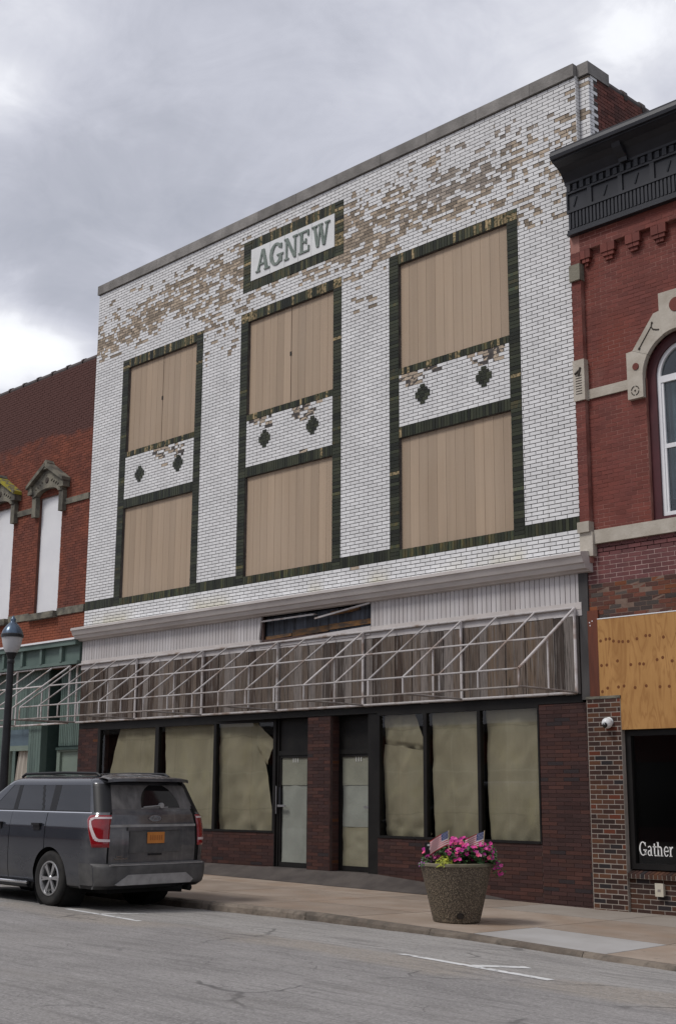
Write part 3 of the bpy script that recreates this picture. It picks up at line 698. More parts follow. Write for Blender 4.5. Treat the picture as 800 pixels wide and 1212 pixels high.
# ribbed metal signboard in two stretches, the gap between them laid bare
mb = MB(); backing(mb, (XL+.03, -.2, 3.2, 5.26), [(-8.10, -4.99, 4.78, 5.262)], .02, .06); fb = mb.build('fascia', 'mortar_brown', ag)
for xa, xb in ((XL+.03, -8.14), (-4.98, -.225)):
    mb = MB(); n = int(round((xb-xa)/.104)); w = (xb-xa)/n
    for k in range(n):
        x = xa+k*w; lean = .0
        if xa < -8 and k == n-1: mb.hexa([(x, -.028, 4.78), (x+w-.05, -.028, 4.78), (x+w-.05, .018, 4.78), (x, .018, 4.78), (x, -.028, 5.262), (x+w+.02, -.028, 5.262), (x+w+.02, .018, 5.262), (x, .018, 5.262)], 0, .9); continue
        mb.box(x, x+w-.014, -.028, .018, 4.78, 5.262, 0, rnd()); mb.box(x+w-.014, x+w, -.008, .018, 4.78, 5.262, 0, .2)
    mb.build('ribbed_siding', 'siding', ag)
    mb = MB(); mb.box(xa-.0, xb+.004, -.045, .019, 4.665, 4.779, 0, .6); mb.build('trim_board', 'cornice', ag)
mb = MB(); mb.box(XL+.03, -.22, -.040, .019, 4.56, 4.664, 0, .35); mb.build('trim_board', 'siding', ag)
mb = MB()
mb.hexa([(-8.14, -.05, 4.60), (-4.98, -.06, 4.63), (-4.98, .0, 4.63), (-8.14, .0, 4.60), (-8.14, -.04, 4.69), (-4.98, -.05, 4.80), (-4.98, .0, 4.80), (-8.14, .0, 4.69)], 0, .5); mb.build('bent_trim', 'siding', ag)
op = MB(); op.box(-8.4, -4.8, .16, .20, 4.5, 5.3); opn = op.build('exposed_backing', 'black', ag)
M['oldblue'] = mat('blue_grey_weathered_board', (.075, .085, .105), (.035, .036, .042), 3, stretch=(7, 1, .5), rough=.85, tint=.35)
M['rottenwood'] = mat('rust_brown_rotten_wood', (.19, .095, .035), (.06, .045, .035), 4, stretch=(1, 1, 3), rough=.9, tint=.3)
x = -8.13
while x < -5.02:
    w = random.uniform(.18, .34); piece('old_board', (x+w/2, .13, 4.99), (w-.012, .03, .52), 'oldblue', rnd(), opn); x += w
for x0, x1, za, zb, y in ((-7.3, -6.25, 4.79, 4.92, .085), (-6.24, -5.0, 4.84, 4.95, .088), (-8.1, -7.32, 4.78, 4.85, .08), (-6.2, -5.4, 5.12, 5.2, .09)):
    mb = MB(); mb.hexa([(x0, y, za), (x1, y, za+.03), (x1, y+.03, za+.03), (x0, y+.03, za), (x0, y, zb), (x1, y, zb+.02), (x1, y+.03, zb+.02), (x0, y+.03, zb)], 0, rnd()); mb.build('lath', 'rottenwood', opn)
for (x0, z0), (x1, z1) in (((-8.12, 5.155), (-6.52, 5.165)), ((-6.50, 5.08), (-5.0, 5.24))):
    mb = MB(); mb.hexa([(x0, -.06, z0-.02), (x1, -.06, z1-.02), (x1, .03, z1-.005), (x0, .03, z0-.005), (x0, -.06, z0+.012), (x1, -.06, z1+.012), (x1, .03, z1+.012), (x0, .03, z0+.012)], 0, .5); mb.build('metal_strip', 'galv', opn)
# weathered plank fascia behind the awning frame
x = XL+.05; pf_ = VNoise(5)
while x < -.31:
    w = random.uniform(.165, .225); xb = min(x+w, -.3)
    piece('plank', ((x+xb)/2, .0-random.uniform(.012, .03), 3.925+random.uniform(-.01, .01)), (round((xb-x-.008)*80)/80, .036, 1.27), 'plank', min(.99, max(0, (.25 if x < -8.3 or -5.2 < x < -3.4 else .55)+random.uniform(-.25, .4))), fb); x = xb
mb = MB(); mb.box(XL+.03, -.28, -.012, .10, 3.165, 3.288, 0, .5); mb.build('soffit_beam', 'rottenwood' if False else 'bronze', ag)
mb = MB(); mb.box(-.275, -.10, -.03, .3, 3.2, 5.262, 0, .4); mb.build('edge_trim', 'greytrim', ag)

# ------------------------------------------------------------------ shop front
def brown(cs, single, nm='brown_brick', y=0., par=None): return lay(cs, 'brown_brick', par, ['brown'], lambda x, z: (0, rnd(), random.uniform(-.0015, .002)), y, .06, single=single, stuff_name=nm)
BL, BHh = .305, .0635
mb = MB(); backing(mb, (-1.165, -.215, -.35, 3.16), [], .006, .30); p_r = mb.build('brick_pier', 'mortar_brown', ag)
brown(cells(-1.165, -.215, -.05, 3.16, BL, BHh, .007), 260, par=p_r)
mb = MB(); backing(mb, (-14.684, -13.86, -.3, 3.16), [], .006, .30); p_l = mb.build('brick_pier', 'mortar_brown', ag)
brown(cells(-14.684, -13.86, .05, 3.16, BL, BHh, .007), 0, par=p_l)
mb = MB(); backing(mb, (-6.715, -6.085, -.3, 3.16), [], .006, .42); p_m = mb.build('brick_pier', 'mortar_brown', ag)
brown(cells(-6.715, -6.085, .16, 3.16, BL, BHh, .007), 0, par=p_m)
mb = MB()
for k in range(48):
    z = .16+k*BHh
    if z+BHh < 3.16: mb.box(-6.12, -6.083+random.uniform(-.001, .001), .062, .30, z+.0035, z+BHh-.0035, 0, rnd())
mb.build('pier_return', 'brown', p_m, kind='stuff')
mb = MB(); backing(mb, (-4.84, -1.165, -.3, .925), [], .006, .30); q_r = mb.build('bulkhead', 'mortar_brown', ag)
brown(cells(-4.84, -1.166, -.025, .925, BL, BHh, .007), 0, par=q_r, nm='bulkhead_bricks')
mb = MB(); backing(mb, (-13.86, -9.55, -.3, .925), [], .006, .30); q_l = mb.build('bulkhead', 'mortar_brown', ag)
brown(cells(-13.859, -9.55, .10, .925, BL, BHh, .007), 0, par=q_l, nm='bulkhead_bricks')
# angled window bay by the left door
def ANG(u, v, d, p=(-9.55, 0.), q=(-7.86, .20)):
    ux, uy = (q[0]-p[0]), (q[1]-p[1]); l = math.hypot(ux, uy); ux /= l; uy /= l
    return (p[0]+ux*u+uy*d, p[1]+uy*u-ux*d, v)
LA = math.hypot(1.69, .2)
mb = MB(); mb.prism([(0, -.1), (LA, -.1), (LA, .925), (0, .925)], ANG, -.25, -.006); q_a = mb.build('bulkhead', 'mortar_brown', ag)
mb = MB()
for xa, xb, za, zb in cells(0, LA, .10, .925, BL, BHh, .007): mb.prism([(xa, za), (xb, za), (xb, zb), (xa, zb)], ANG, -.05, random.uniform(-.001, .002), 0, rnd())
mb.build('bulkhead_bricks', 'brown', q_a, kind='stuff')
def window(fn, u0, u1, z0, z1, paper, edges=(.05, .05)):
    mb = MB(); fw = edges[0]
    for r in ((u0, u0+edges[0], z0, z1), (u1-edges[1], u1, z0, z1)): mb.prism([(r[0], r[2]), (r[1], r[2]), (r[1], r[3]), (r[0], r[3])], fn, -.10, .012)
    mb.prism([(u0+edges[0], z0), (u1-edges[1], z0), (u1-edges[1], z0+.04), (u0+edges[0], z0+.04)], fn, -.10, .018); mb.prism([(u0+edges[0], z1-.05), (u1-edges[1], z1-.05), (u1-edges[1], z1), (u0+edges[0], z1)], fn, -.10, .0115)
    w = mb.build('display_window', 'bronze', ag)
    g = MB(); g.poly([fn(u0+edges[0], z0+.04, -.03), fn(u1-edges[1], z0+.04, -.03), fn(u1-edges[1], z1-.05, -.03), fn(u0+edges[0], z1-.05, -.03)]); g.build('pane', 'glass', w)
    for k, pl in enumerate(paper):
        pm = MB(); nzp = VNoise(int(u0*31) % 97+k)
        (a, b_, c_, d_) = pl; nu, nv = 22, 26
        def pg(s, t):
            lo = (a[0]+(b_[0]-a[0])*s, a[1]+(b_[1]-a[1])*s); hi = (d_[0]+(c_[0]-d_[0])*s, d_[1]+(c_[1]-d_[1])*s)
            u, z = lo[0]+(hi[0]-lo[0])*t, lo[1]+(hi[1]-lo[1])*t
            wr = .07*nzp(u*2.2, z*.8)+.03*nzp(u*4.5+z*1.5, z*1.4)+(.09*nzp(u*7, z*12)*max(0, 1-t*5))+.016*nzp(u*9-z*4, z*3)+.05*abs(nzp(u*3.1+z*1.9, z*2.1+7)-.5)+.035*abs(nzp(u*4.3-z*3.7+3, z*2.6)-.5)+.012*math.sin(u*13+3*nzp(u*1.5, z*1.5))*max(0, .8-t)
            return fn(u, z, -.055-wr)
        pm.grid(pg, nu, nv); pm.build('paper_cover', 'paper', w, smooth=True)
    return w
ZA, ZB = .925, 3.165
def quad(a, b, c, d): return (a, b, c, d)
window(FL, -13.86, -11.57, ZA, ZB, [quad((-13.84, .95), (-11.62, .95), (-11.62, 3.13), (-13.2, 3.13))], (.10, .065))
window(FL, -11.57, -9.55, ZA, ZB, [quad((-11.25, .95), (-9.60, .95), (-9.60, 3.13), (-11.46, 3.13))], (.065, .04))
window(ANG, 0, LA, ZA, ZB, [quad((.04, .95), (LA-.07, .95), (LA-.62, 3.13), (.04, 3.13)), quad((LA-.6, 2.0+.55), (LA-.35, 2.25), (LA-.10, 2.72), (LA-.62, 3.1))], (.04, .07))
window(FL, -4.84, -3.67, ZA, ZB, [quad((-4.78, .96), (-3.70, .96), (-3.70, 2.45), (-4.78, 2.6)), quad((-4.78, 2.58), (-3.70, 2.43), (-4.05, 3.13), (-4.78, 3.13))], (.06, .04))
window(FL, -3.67, -2.44, ZA, ZB, [quad((-3.57, .96), (-2.46, .96), (-2.46, 3.13), (-3.61, 3.13))], (.04, .035))
window(FL, -2.44, -1.165, ZA, ZB, [quad((-2.34, .96), (-1.19, .96), (-1.19, 3.13), (-2.39, 3.13))], (.035, .03))
# doors
def door(x0, x1, hinge_right, upper, y=.25):
    f = MB(); fw = .055
    f.box(x0-fw, x0, y-.02, y+.08, .28, 3.16); f.box(x1, x1+fw, y-.02, y+.08, .28, 3.16); f.box(x0, x1, y-.018, y+.08, 2.44, 2.53); f.box(x0, x1, y+.02, y+.06, 2.53, 3.16)
    d = f.build('door', 'bronze', ag)
    s = MB(); s.box(x0+.004, x0+.05, y+.0, y+.045, .285, 2.435); s.box(x1-.05, x1-.004, y, y+.045, .285, 2.435); s.box(x0+.05, x1-.05, y+.001, y+.044, .285, .375); s.box(x0+.05, x1-.05, y+.001, y+.044, 2.39, 2.435); s.build('door_frame', 'bronze', d)
    g = MB(); g.poly([(x0+.05, y+.02, .375), (x1-.05, y+.02, .375), (x1-.05, y+.02, 2.39), (x0+.05, y+.02, 2.39)]); g.build('pane', 'glass', d)
    zs_ = [(.375, 2.39, 'doorpaper')] if not upper else [(.375, 1.085, 'doorpaper2'), (1.09, 2.39, 'doorpaper')]
    for za, zb, mk in zs_:
        nzp = VNoise(int(abs(x0)*17)); pm = MB(); pm.grid(lambda u, w: (x0+.05+(x1-x0-.1)*u, y+.028+.02*nzp(u*4, w*6+za), za+(zb-za)*w), 12, 20); pm.build('paper_cover', mk, d, smooth=True)
    if True:
        pm = MB(); pm.grid(lambda u, w: (x0+.05+(x1-x0-.1)*u, y+.0265, 1.86+.53*w), 2, 2); pm.build('paper_cover', 'doorpaper3', d)
    hx = x0+.03 if hinge_right else x1-.03; sgn = 1 if hinge_right else -1
    h = MB(); h.box(hx-.02, hx+.02, y-.018, y-.001, 1.42 if hinge_right else 1.25, 1.82 if hinge_right else 1.72); h.build('lock_plate', 'charcoal', d)
    h = MB(); h.box(hx-.02 if sgn > 0 else hx-.20, hx+.20 if sgn > 0 else hx+.02, y-.06, y-.03, 1.435, 1.475); h.box(hx-.014, hx+.014, y-.0305, y-.018, 1.44, 1.47); h.build('handle', 'steel', d)
    h = MB(); h.tube((hx-sgn*.06, y-.055, 1.30), (hx-sgn*.06, y-.055, 1.84), .010, 8); h.build('pull_bar', 'steel', d)
    text_part('number', '111', .13, 'signwhite', ((x0+x1)/2-.07, y+.016, 2.30), d, .002)
    return d
door(-7.80, -6.94, True, False); door(-6.075, -5.15, False, True)
for x0_, x1_, y0_ in ((-7.875, -7.856, .19), (-6.885, -6.716, .25), (-5.094, -4.842, .012)): mb = MB(); mb.box(x0_, x1_, y0_, .33, .28, 3.16); mb.build('door_jamb', 'bronze', ag)
# dark shop interior
mb = MB()
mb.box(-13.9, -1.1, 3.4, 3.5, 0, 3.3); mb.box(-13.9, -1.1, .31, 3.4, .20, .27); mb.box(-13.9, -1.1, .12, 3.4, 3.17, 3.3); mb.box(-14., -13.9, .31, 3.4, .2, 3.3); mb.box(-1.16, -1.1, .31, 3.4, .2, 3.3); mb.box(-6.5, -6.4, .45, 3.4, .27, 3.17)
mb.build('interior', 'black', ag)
# tiled apron that rises to the doors
ZF = .283
def ap(u, w):
    x = -13.9+(12.1)*u; zb_ = max(zs(x, 0)+.002, float(np.interp(x, [-14, -4.9, -3.2, -1.85], [ZF, ZF, .17, .016])))
    yf = -.52*min(1, (-1.80-x)/1.6); y = yf*(1-w)+.0*w
    return (x, y, (zs(x, yf)+.006)*(1-w)+zb_*w)
mb = MB(); mb.grid(ap, 80, 4); mb.build('tiled_apron', 'apron', ag)
mb = MB(); mb.box(-8.0, -5.0, -.001, .5, .1, ZF-.004); mb.build('threshold', 'apron', ag)
# ------------------------------------------------------------------ red brick building on the right
rb = thing('brick_building', 'red brick building with charcoal bracketed cornice, stone-hooded arch window and plywood-covered shop transom', 'building', (1.8, 0, 0))
RX0, RX1 = -.165, 4.3
ACX, ACZ, AR = 1.80, 8.30, .67
WH = (ACX-AR, ACX+AR, 5.92, ACZ)
def in_arch(x, z): return (z >= ACZ and math.hypot(x-ACX, z-ACZ) < AR+.10) or (ACX-AR < x < ACX+AR and 5.92 < z < ACZ)
# backing with a stepped arch behind the stone hood
steps = [WH]+[(ACX-math.sqrt(max(.01, (AR+.02)**2-(q*.084)**2)), ACX+math.sqrt(max(.01, (AR+.02)**2-(q*.084)**2)), ACZ+q*.084, ACZ+(q+1)*.084) for q in range(8)]
mb = MB(); backing(mb, (.03, RX1, 5.66, 11.2), steps, .0035, .30); rw = mb.build('wall', 'mortar_red', rb)
lay(cells(.03, RX1, 5.70, 10.78, .215, .0705, .011, [WH], inhole=in_arch), 'red_brick', rw, ['red'], lambda x, z: (0, rnd(), random.uniform(-.001, .002)), 0., .05, single=110, stuff_name='upper_bricks')
mb = MB(); backing(mb, (RX0+.004, .026, 5.4, 11.2), [], -.087, .29); pl = mb.build('pilaster', 'mortar_red', rb)
lay(cells(RX0, .03, 5.50, 10.80, .215, .0705, .010), 'red_brick', pl, ['red'], lambda x, z: (0, rnd(), random.uniform(-.001, .002)), -.09, .085, stuff_name='pilaster_bricks')
# corbel table
mb = MB(); mb.box(.0305, RX1, -.087, .0, 10.80, 11.2); cb = mb.build('corbel_table', 'mortar_red', rb)
lay(cells(.031, RX1, 10.80, 11.12, .215, .0705, .011), 'red_brick', cb, ['red'], lambda x, z: (0, rnd(), random.uniform(-.001, .002)), -.09, .05, stuff_name='corbel_bricks')
x = .33-.487
while x < RX1-.3:
    xa, xb = max(x+.11, .034), x+.487-.10
    mb = MB()
    for k, (dz0, dz1, ins, pr) in enumerate(((.155, .003, 0, .092), (.225, .158, .03, .075), (.29, .228, .07, .05))):
        if xb-xa-2*ins < .05: continue
        a_, b_ = xa+ins, xb-ins; m_ = (a_+b_)/2
        mb.box(a_, m_-.004, -pr, .0085, 10.80-dz0, 10.80-dz1, 0, rnd()); mb.box(m_+.004, b_, -pr, .0085, 10.80-dz0, 10.80-dz1, 0, rnd())
    mb.build('corbel', 'red', cb); x += .487
# stone blocks and bands
def stone(x0, x1, y0, z0, z1, nm='stone_block', mk='limestone', par=None):
    mb = MB(); mb.box(x0, x1, y0, .02, z0, z1, 0, rnd()); return mb.build(nm, mk, par or rb)
stone(RX0-.004, .045, -.14, 10.28, 10.57, mk='oldstone')
cap = stone(RX0-.006, .055, -.125, 8.15, 8.86, 'pilaster_capital')
for k in range(8): mb = MB(); mb.box(-.12, .0, -.128, -.1, 8.26+.045*k, 8.275+.045*k); mb.build('carved_groove', 'carve', cap)
mb = MB(); mb.tube((-.13, -.13, 8.62), (-.02, -.13, 8.68), .02, 6); mb.tube((-.06, -.13, 8.58), (-.02, -.13, 8.72), .02, 6); mb.build('carved_groove', 'carve', cap)
stone(.0562, .845, -.035, 8.165, 8.33, 'belt_course')
stone(RX0-.012, .05, -.15, 5.90, 6.075, 'pilaster_base'); stone(RX0-.0, .085, -.105, 5.50, 5.8985, 'pilaster_base')
stone(.0875, RX1, -.06, 5.70, 5.925, 'sill_course')
out_l = [(.845, 7.97), (.845, 8.765), (.955, 8.775), (1.375, 9.315), (1.49, 9.335), (1.49, 9.62)]
arc = [(ACX+AR*math.cos(R(180-t)), ACZ+AR*math.sin(R(180-t))) for t in range(0, 181, 9)]
out_r = [(2*ACX-x, z) for x, z in reversed(out_l)]
# hood as three stones each side plus the keystone, so every face is a simple outline
hood = MB()
def arcp(t0, t1): return [(ACX+AR*math.cos(R(180-t)), ACZ+AR*math.sin(R(180-t))) for t in np.linspace(t0, t1, 9)]
hs = []
for sgn in (1, -1):
    mir = (lambda p: p) if sgn == 1 else (lambda p: (2*ACX-p[0], p[1]))
    for outl, inn in (([(.845, 7.97), (.845, 8.765), (.955, 8.775)], [(ACX-AR, 7.97)]+arcp(0, 32)), ([(.957, 8.779), (1.375, 9.315), (1.488, 9.335)], arcp(32.5, 66))):
        pts = [mir(p) for p in outl+list(reversed(inn))]
        mb = MB(); mb.prism(pts, FL, -.02, .075 if inn[0][1] < 8 else .07, 0, rnd()); hs.append(mb.build('hood_stone', 'limestone', rb))
pts = [(1.49, 9.33), (1.49, 9.62), (2.11, 9.62), (2.11, 9.33)]+list(reversed(arcp(66.5, 113.5)))
mb = MB(); mb.prism(pts, FL, -.02, .085, 0, rnd()); key = mb.build('keystone', 'limestone', rb)
mb = MB(); mb.lathe([(.0, -.088), (.058, -.088), (.06, -.07)], (1.015, 0, 8.50), 16, axis='y'); mb.build('round_inset', 'red', hs[0])
mb = MB(); mb.lathe([(.0, -.098), (.115, -.098), (.12, -.08)], (1.80, 0, 9.36), 18, axis='y'); mb.build('round_inset', 'red', key)
mb = MB()
for t0, t1 in ((100, 170), (190, 260), (280, 350), (10, 80)):
    p = [(.985+.07*math.cos(R(t)), -.078, 8.10+.075*math.sin(R(t))) for t in np.linspace(t0, t1, 5)]
    for q, r_ in zip(p, p[1:]): mb.tube(q, r_, .008, 5)
mb.tube((.985, -.078, 8.09), (.985, -.078, 8.11), .015, 5); mb.build('carved_groove', 'carve', hs[0])
mb = MB(); mb.tube((1.10, -.072, 8.80), (1.325, -.072, 9.10), .010, 5); mb.tube((1.085, -.072, 8.77), (1.10, -.072, 8.80), .02, 6)
p = [(1.34, 9.16), (1.33, 9.10), (1.36, 9.05), (1.42, 9.03), (1.47, 9.02)]
for q, r_ in zip(p, p[1:]): mb.tube((q[0], -.072, q[1]), (r_[0], -.072, r_[1]), .012, 5)
mb.tube((1.36, -.072, 9.17), (1.34, -.072, 9.16), .018, 6); mb.build('carved_groove', 'carve', hs[1])
# arched sash window
def ring(r0, r1, y0, y1, zb, m=0):
    mb = MB(); ts = np.linspace(0, 180, 25)
    o = [(ACX-r0, zb)]+[(ACX-r0*math.cos(R(t)), ACZ+r0*math.sin(R(t))) for t in ts]+[(ACX+r0, zb)]
    i = [(ACX-r1, zb)]+[(ACX-r1*math.cos(R(t)), ACZ+r1*math.sin(R(t))) for t in ts]+[(ACX+r1, zb)]
    for k in range(len(o)-1): mb.prism([o[k], o[k+1], i[k+1], i[k]], FL, -y1, -y0)
    return mb
win = ring(.675, .52, .07, .22, 5.93).build('arch_window', 'maroon', rb)
mb = MB(); mb.box(ACX-.53, ACX+.53, .072, .22, 5.93, 6.0); mb.build('window_sill', 'maroon', win)
ring(.519, .455, .11, .19, 6.003).build('window_frame', 'whitepaint', win)
mb = MB(); mb.box(ACX-.455, ACX+.455, .108, .19, 8.19, 8.30); mb.box(ACX-.455, ACX+.455, .112, .19, 6.003, 6.07); mb.box(ACX-.455, ACX+.455, .12, .185, 7.10, 7.17)
mb.box(ACX-.453, ACX-.415, .121, .184, 6.07, 8.19); mb.box(ACX+.415, ACX+.453, .121, .184, 6.07, 8.19); mb.build('sash', 'whitepaint', win)
mb = MB(); mb.prism([(ACX-.46, 6.0), (ACX+.46, 6.0)]+[(ACX+.46*math.cos(R(t)), ACZ+.46*math.sin(R(t))) for t in range(0, 181, 12)], FL, -.156, -.152); mb.build('pane', 'upglass', win)
mb = MB(); mb.grid(lambda u, w: (ACX-.45+.62*u, .30+.02*math.sin(u*30), 6.3+1.9*w), 30, 1); mb.build('curtain', 'curtain', win, smooth=True)
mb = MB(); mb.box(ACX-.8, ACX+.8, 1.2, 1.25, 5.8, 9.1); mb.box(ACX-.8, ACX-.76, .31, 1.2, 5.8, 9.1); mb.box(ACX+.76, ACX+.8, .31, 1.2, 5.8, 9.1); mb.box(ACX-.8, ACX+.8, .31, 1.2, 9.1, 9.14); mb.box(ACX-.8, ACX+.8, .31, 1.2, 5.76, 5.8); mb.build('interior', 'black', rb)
# charcoal pressed-metal cornice
CX0 = -.145
mb = MB(); mb.box(CX0+.02, RX1, -.15, .3, 11.12, 12.36); co = mb.build('cornice', 'charcoal', rb)
mb = MB(); mb.prism([(.0, 11.10), (-.20, 11.10), (-.20, 11.13), (-.175, 11.15), (-.175, 11.205), (-.15, 11.22), (0, 11.22)], lambda u, v, d: (d, u, v), CX0, RX1); mb.build('architrave_moulding', 'charcoal', co)
mb = MB(); x = CX0+.03
while x < RX1: mb.box(x, x+.042, -.172, -.14, 11.222, 11.515, 0, .5); x += .072
mb.build('fluting', 'charcoal', co)
mb = MB(); mb.box(CX0, RX1, -.185, -.13, 11.516, 11.565); mb.build('fillet', 'charcoal', co)
mb = MB(); mb.box(CX0, RX1, -.184, -.13, 11.865, 11.905); mb.build('fillet', 'charcoal', co)
for k in range(8):
    xs0 = .285-.61+.61*k+.0
    xs_l = max(xs0, CX0)
    mb = MB(); mb.box(xs_l, max(xs0+.085, CX0+.03), -.18, -.13, 11.566, 11.864); mb.build('panel_stile', 'charcoal', co)
    xm = xs0+.085+.26
    mb = MB(); mb.prism([(xm-.045, 11.63), (xm-.02, 11.62), (xm+.045, 11.79), (xm+.02, 11.80)], FL, .14, .165); mb.build('panel_slash', 'lens', co)
mb = MB(); x = CX0+.02; k = 0
while x < RX1: mb.box(x, x+.075, -.195, -.13, 11.906, 12.02+(.0 if k % 2 else .02)); x += .135; k += 1
mb.build('dentils', 'charcoal', co)
cove = [(-.15, 12.03), (-.20, 12.04), (-.205, 12.08), (-.235, 12.13), (-.30, 12.22), (-.40, 12.29), (-.52, 12.335), (-.56, 12.345), (-.56, 12.37), (-.605, 12.375), (-.62, 12.43), (-.60, 12.50), (-.60, 12.53), (.3, 12.62), (.3, 12.03)]
mb = MB(); mb.prism(cove, lambda u, v, d: (d, u, v), CX0-.01, RX1); mb.build('crown_moulding', 'charcoal', co)
for k in range(4):
    x = .98+1.22*k; mb = MB(); mb.prism([(-.2, 12.06), (-.255, 12.04), (-.27, 12.11), (-.36, 12.17), (-.44, 12.24), (-.47, 12.32), (-.2, 12.33)], lambda u, v, d: (d, u, v), x, x+.16); mb.build('bracket', 'charcoal', co)
mb = MB(); mb.box(-.16, RX1, .31, 14, 11.9, 12.1); mb.build('roof', 'charcoal', rb)
mb = MB(); mb.box(RX1-.3, RX1, .31, 13.9, 0, 11.9); mb.box(.1, RX1-.3, 13.6, 13.9, 0, 11.9); mb.build('party_wall', 'oldred', rb)
# burgundy and salvaged brick above the shop
mb = MB(); backing(mb, (RX0, RX1, 3.21, 5.499), [], .0045, .30); lw = mb.build('wall', 'mortar_pink', rb)
lay(cells(.09, RX1, 5.05, 5.70, .235, .0725, .012), 'red_brick', lw, ['burgundy'], lambda x, z: (0, rnd(), random.uniform(-.001, .002)), 0., .05, single=48, stuff_name='burgundy_bricks')
lay(cells(RX0, .088, 5.05, 5.498, .235, .0725, .012, bond=.4), 'red_brick', lw, ['burgundy'], lambda x, z: (0, rnd(), 0), 0., .05, single=8, stuff_name='burgundy_bricks')
M['mortar_sal'] = mat('brown_salvage_mortar', (.20, .14, .11), (.13, .085, .065), 5, rough=.95)
mb = MB(); mb.box(RX0, RX1, .0022, .0042, 4.3, 5.05); mb.build('mortar_bed', 'mortar_sal', lw)
lay(cells(RX0, RX1, 4.47, 5.05, .225, .0725, .011), 'red_brick', lw, ['salvage'], lambda x, z: (0, rnd(), random.uniform(-.003, .004)), 0., .05, single=60, stuff_name='salvage_bricks')
mb = MB(); mb.box(-.12, .08, -.035, .0035, 3.205, 4.62); mb.build('wood_post', 'redplank', rb)
mb = MB()
for px_, pz_ in ((-.09, 4.42), (-.04, 4.44), (-.08, 4.37)): mb.box(px_, px_+.018, -.0362, -.030, pz_, pz_+.018)
mb.build('paint_fleck', 'whitepaint', rb)
mb = MB(); mb.box(.0815, 2.52, -.055, -.037, 3.2405, 4.462); mb.box(.456, 2.52, -.055, -.037, 2.705, 3.24); ply = mb.build('plywood_sheet', 'ply', rb)
mb = MB(); mb.box(.0815, 2.52, -.06, -.03, 4.4625, 4.478); mb.build('drip_edge', 'whitepaint', rb)
mb = MB(); mb.box(2.523, RX1, -.055, -.037, 2.705, 4.46); mb.build('plywood_sheet', 'ply', rb)
kn = MB()
for zc2 in (4.09, 3.73, 3.33, 2.95):
    x = .13 if zc2 > 3 else 1.8
    while x < 2.5:
        kn.lathe([(0, -.0565), (.026, -.0565), (.027, -.0548)], (x, 0, zc2+random.uniform(-.035, .05)), 8, axis='y'); x += random.choice((.07, .1, .16, .2, .24))
kn.build('knot', 'knot', ply, kind='stuff')
# brick pier, shop window and stall riser
mb = MB(); backing(mb, (RX0-.006, .453, -.4, 3.2), [], -.062, .30); pr = mb.build('brick_pier', 'mortar_pale', rb)
lay(cells(RX0, .455, -.07, 3.2, .222, .0745, .014), 'dark_brick', pr, ['pier'], lambda x, z: (0, rnd(), random.uniform(0, .002)), -.064, .05, single=300)
mb = MB(); mb.box(RX0-.02, .46, -.075, .3, 3.2005, 3.24); mb.build('pier_cap', 'oldstone', pr)
mb = MB(); backing(mb, (.456, RX1, -.4, .478), [], -.007, .30); ri = mb.build('stall_riser', 'mortar_pale', rb)
lay(cells(.456, RX1, -.11, .478, .235, .0735, .014), 'dark_brick', ri, ['pier'], lambda x, z: (0, rnd(), random.uniform(0, .003)), -.010, .05, single=80, stuff_name='riser_bricks')
sl_ = MB(); sl_.hexa([(.456, -.075, .48), (RX1, -.075, .48), (RX1, .2, .50), (.456, .2, .50), (.456, -.075, .545), (RX1, -.075, .545), (RX1, .2, .62), (.456, .2, .62)], 0, .5); sil = sl_.build('brick_sill', 'mortar_pale', ri)
x = .462
while x < RX1:
    mb = MB(); mb.hexa([(x+.006, -.082, .486), (x+.068, -.082, .486), (x+.068, .1, .5), (x+.006, .1, .5), (x+.006, -.082, .553), (x+.068, -.082, .553), (x+.068, .12, .612), (x+.006, .12, .612)], 0, rnd()*.8+.15); mb.build('sill_brick', 'pier', sil); x += .0755
W0, W1, WZ0, WZ1 = .456, 3.6, .612, 2.70
mb = MB(); mb.box(W0, W0+.10, .03, .14, WZ0, WZ1); mb.box(W1-.1, W1, .03, .14, WZ0, WZ1); mb.box(W0+.1, W1-.1, .031, .14, WZ0, WZ0+.085); mb.box(W0+.1, W1-.1, .031, .14, WZ1-.09, WZ1); sw_ = mb.build('shop_window', 'bronze', rb)
mb = MB(); mb.poly([(W0+.1, .08, WZ0+.085), (W1-.1, .08, WZ0+.085), (W1-.1, .08, WZ1-.09), (W0+.1, .08, WZ1-.09)]); mb.build('pane', 'glass', sw_)
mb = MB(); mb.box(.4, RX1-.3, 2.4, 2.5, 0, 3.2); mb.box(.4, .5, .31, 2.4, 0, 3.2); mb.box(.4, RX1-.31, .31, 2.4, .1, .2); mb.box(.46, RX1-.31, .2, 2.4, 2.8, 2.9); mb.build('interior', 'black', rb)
mb = MB(); mb.box(W1, RX1, -.01, .3, -.3, 3.2); mb.build('brick_pier', 'pier', rb)
def glyph(strokes, x0, z0, w, h, par, y=.0795):
    mb = MB(); fn = lambda u, v, d: (x0+u*w, y-d, z0+v*h)
    for s in strokes:
        if s[0] == 'arc':
            _, cx, cz, rx, rz, a0, a1, th, tv = s; n = 16; o = []; i_ = []
            for q in range(n+1):
                an = R(a0+(a1-a0)*q/n); o.append((cx+rx*math.cos(an), cz+rz*math.sin(an))); i_.append((cx+(rx-th)*math.cos(an), cz+(rz-tv)*math.sin(an)))
            for q in range(n): mb.prism([o[q], o[q+1], i_[q+1], i_[q]], fn, .0, .003)
        else: mb.prism(s, fn, 0, .003)
    mb.build('letter', 'signwhite', par)
CH = .205; xh = .145
glyph([('arc', .5, .5, .48, .51, 40, 325, .17, .07), bar(.72, .90, .06, .40), bar(.55, 1., .36, .44), bar(.80, .88, .68, .95)], .593, .815, .135, CH, sw_)
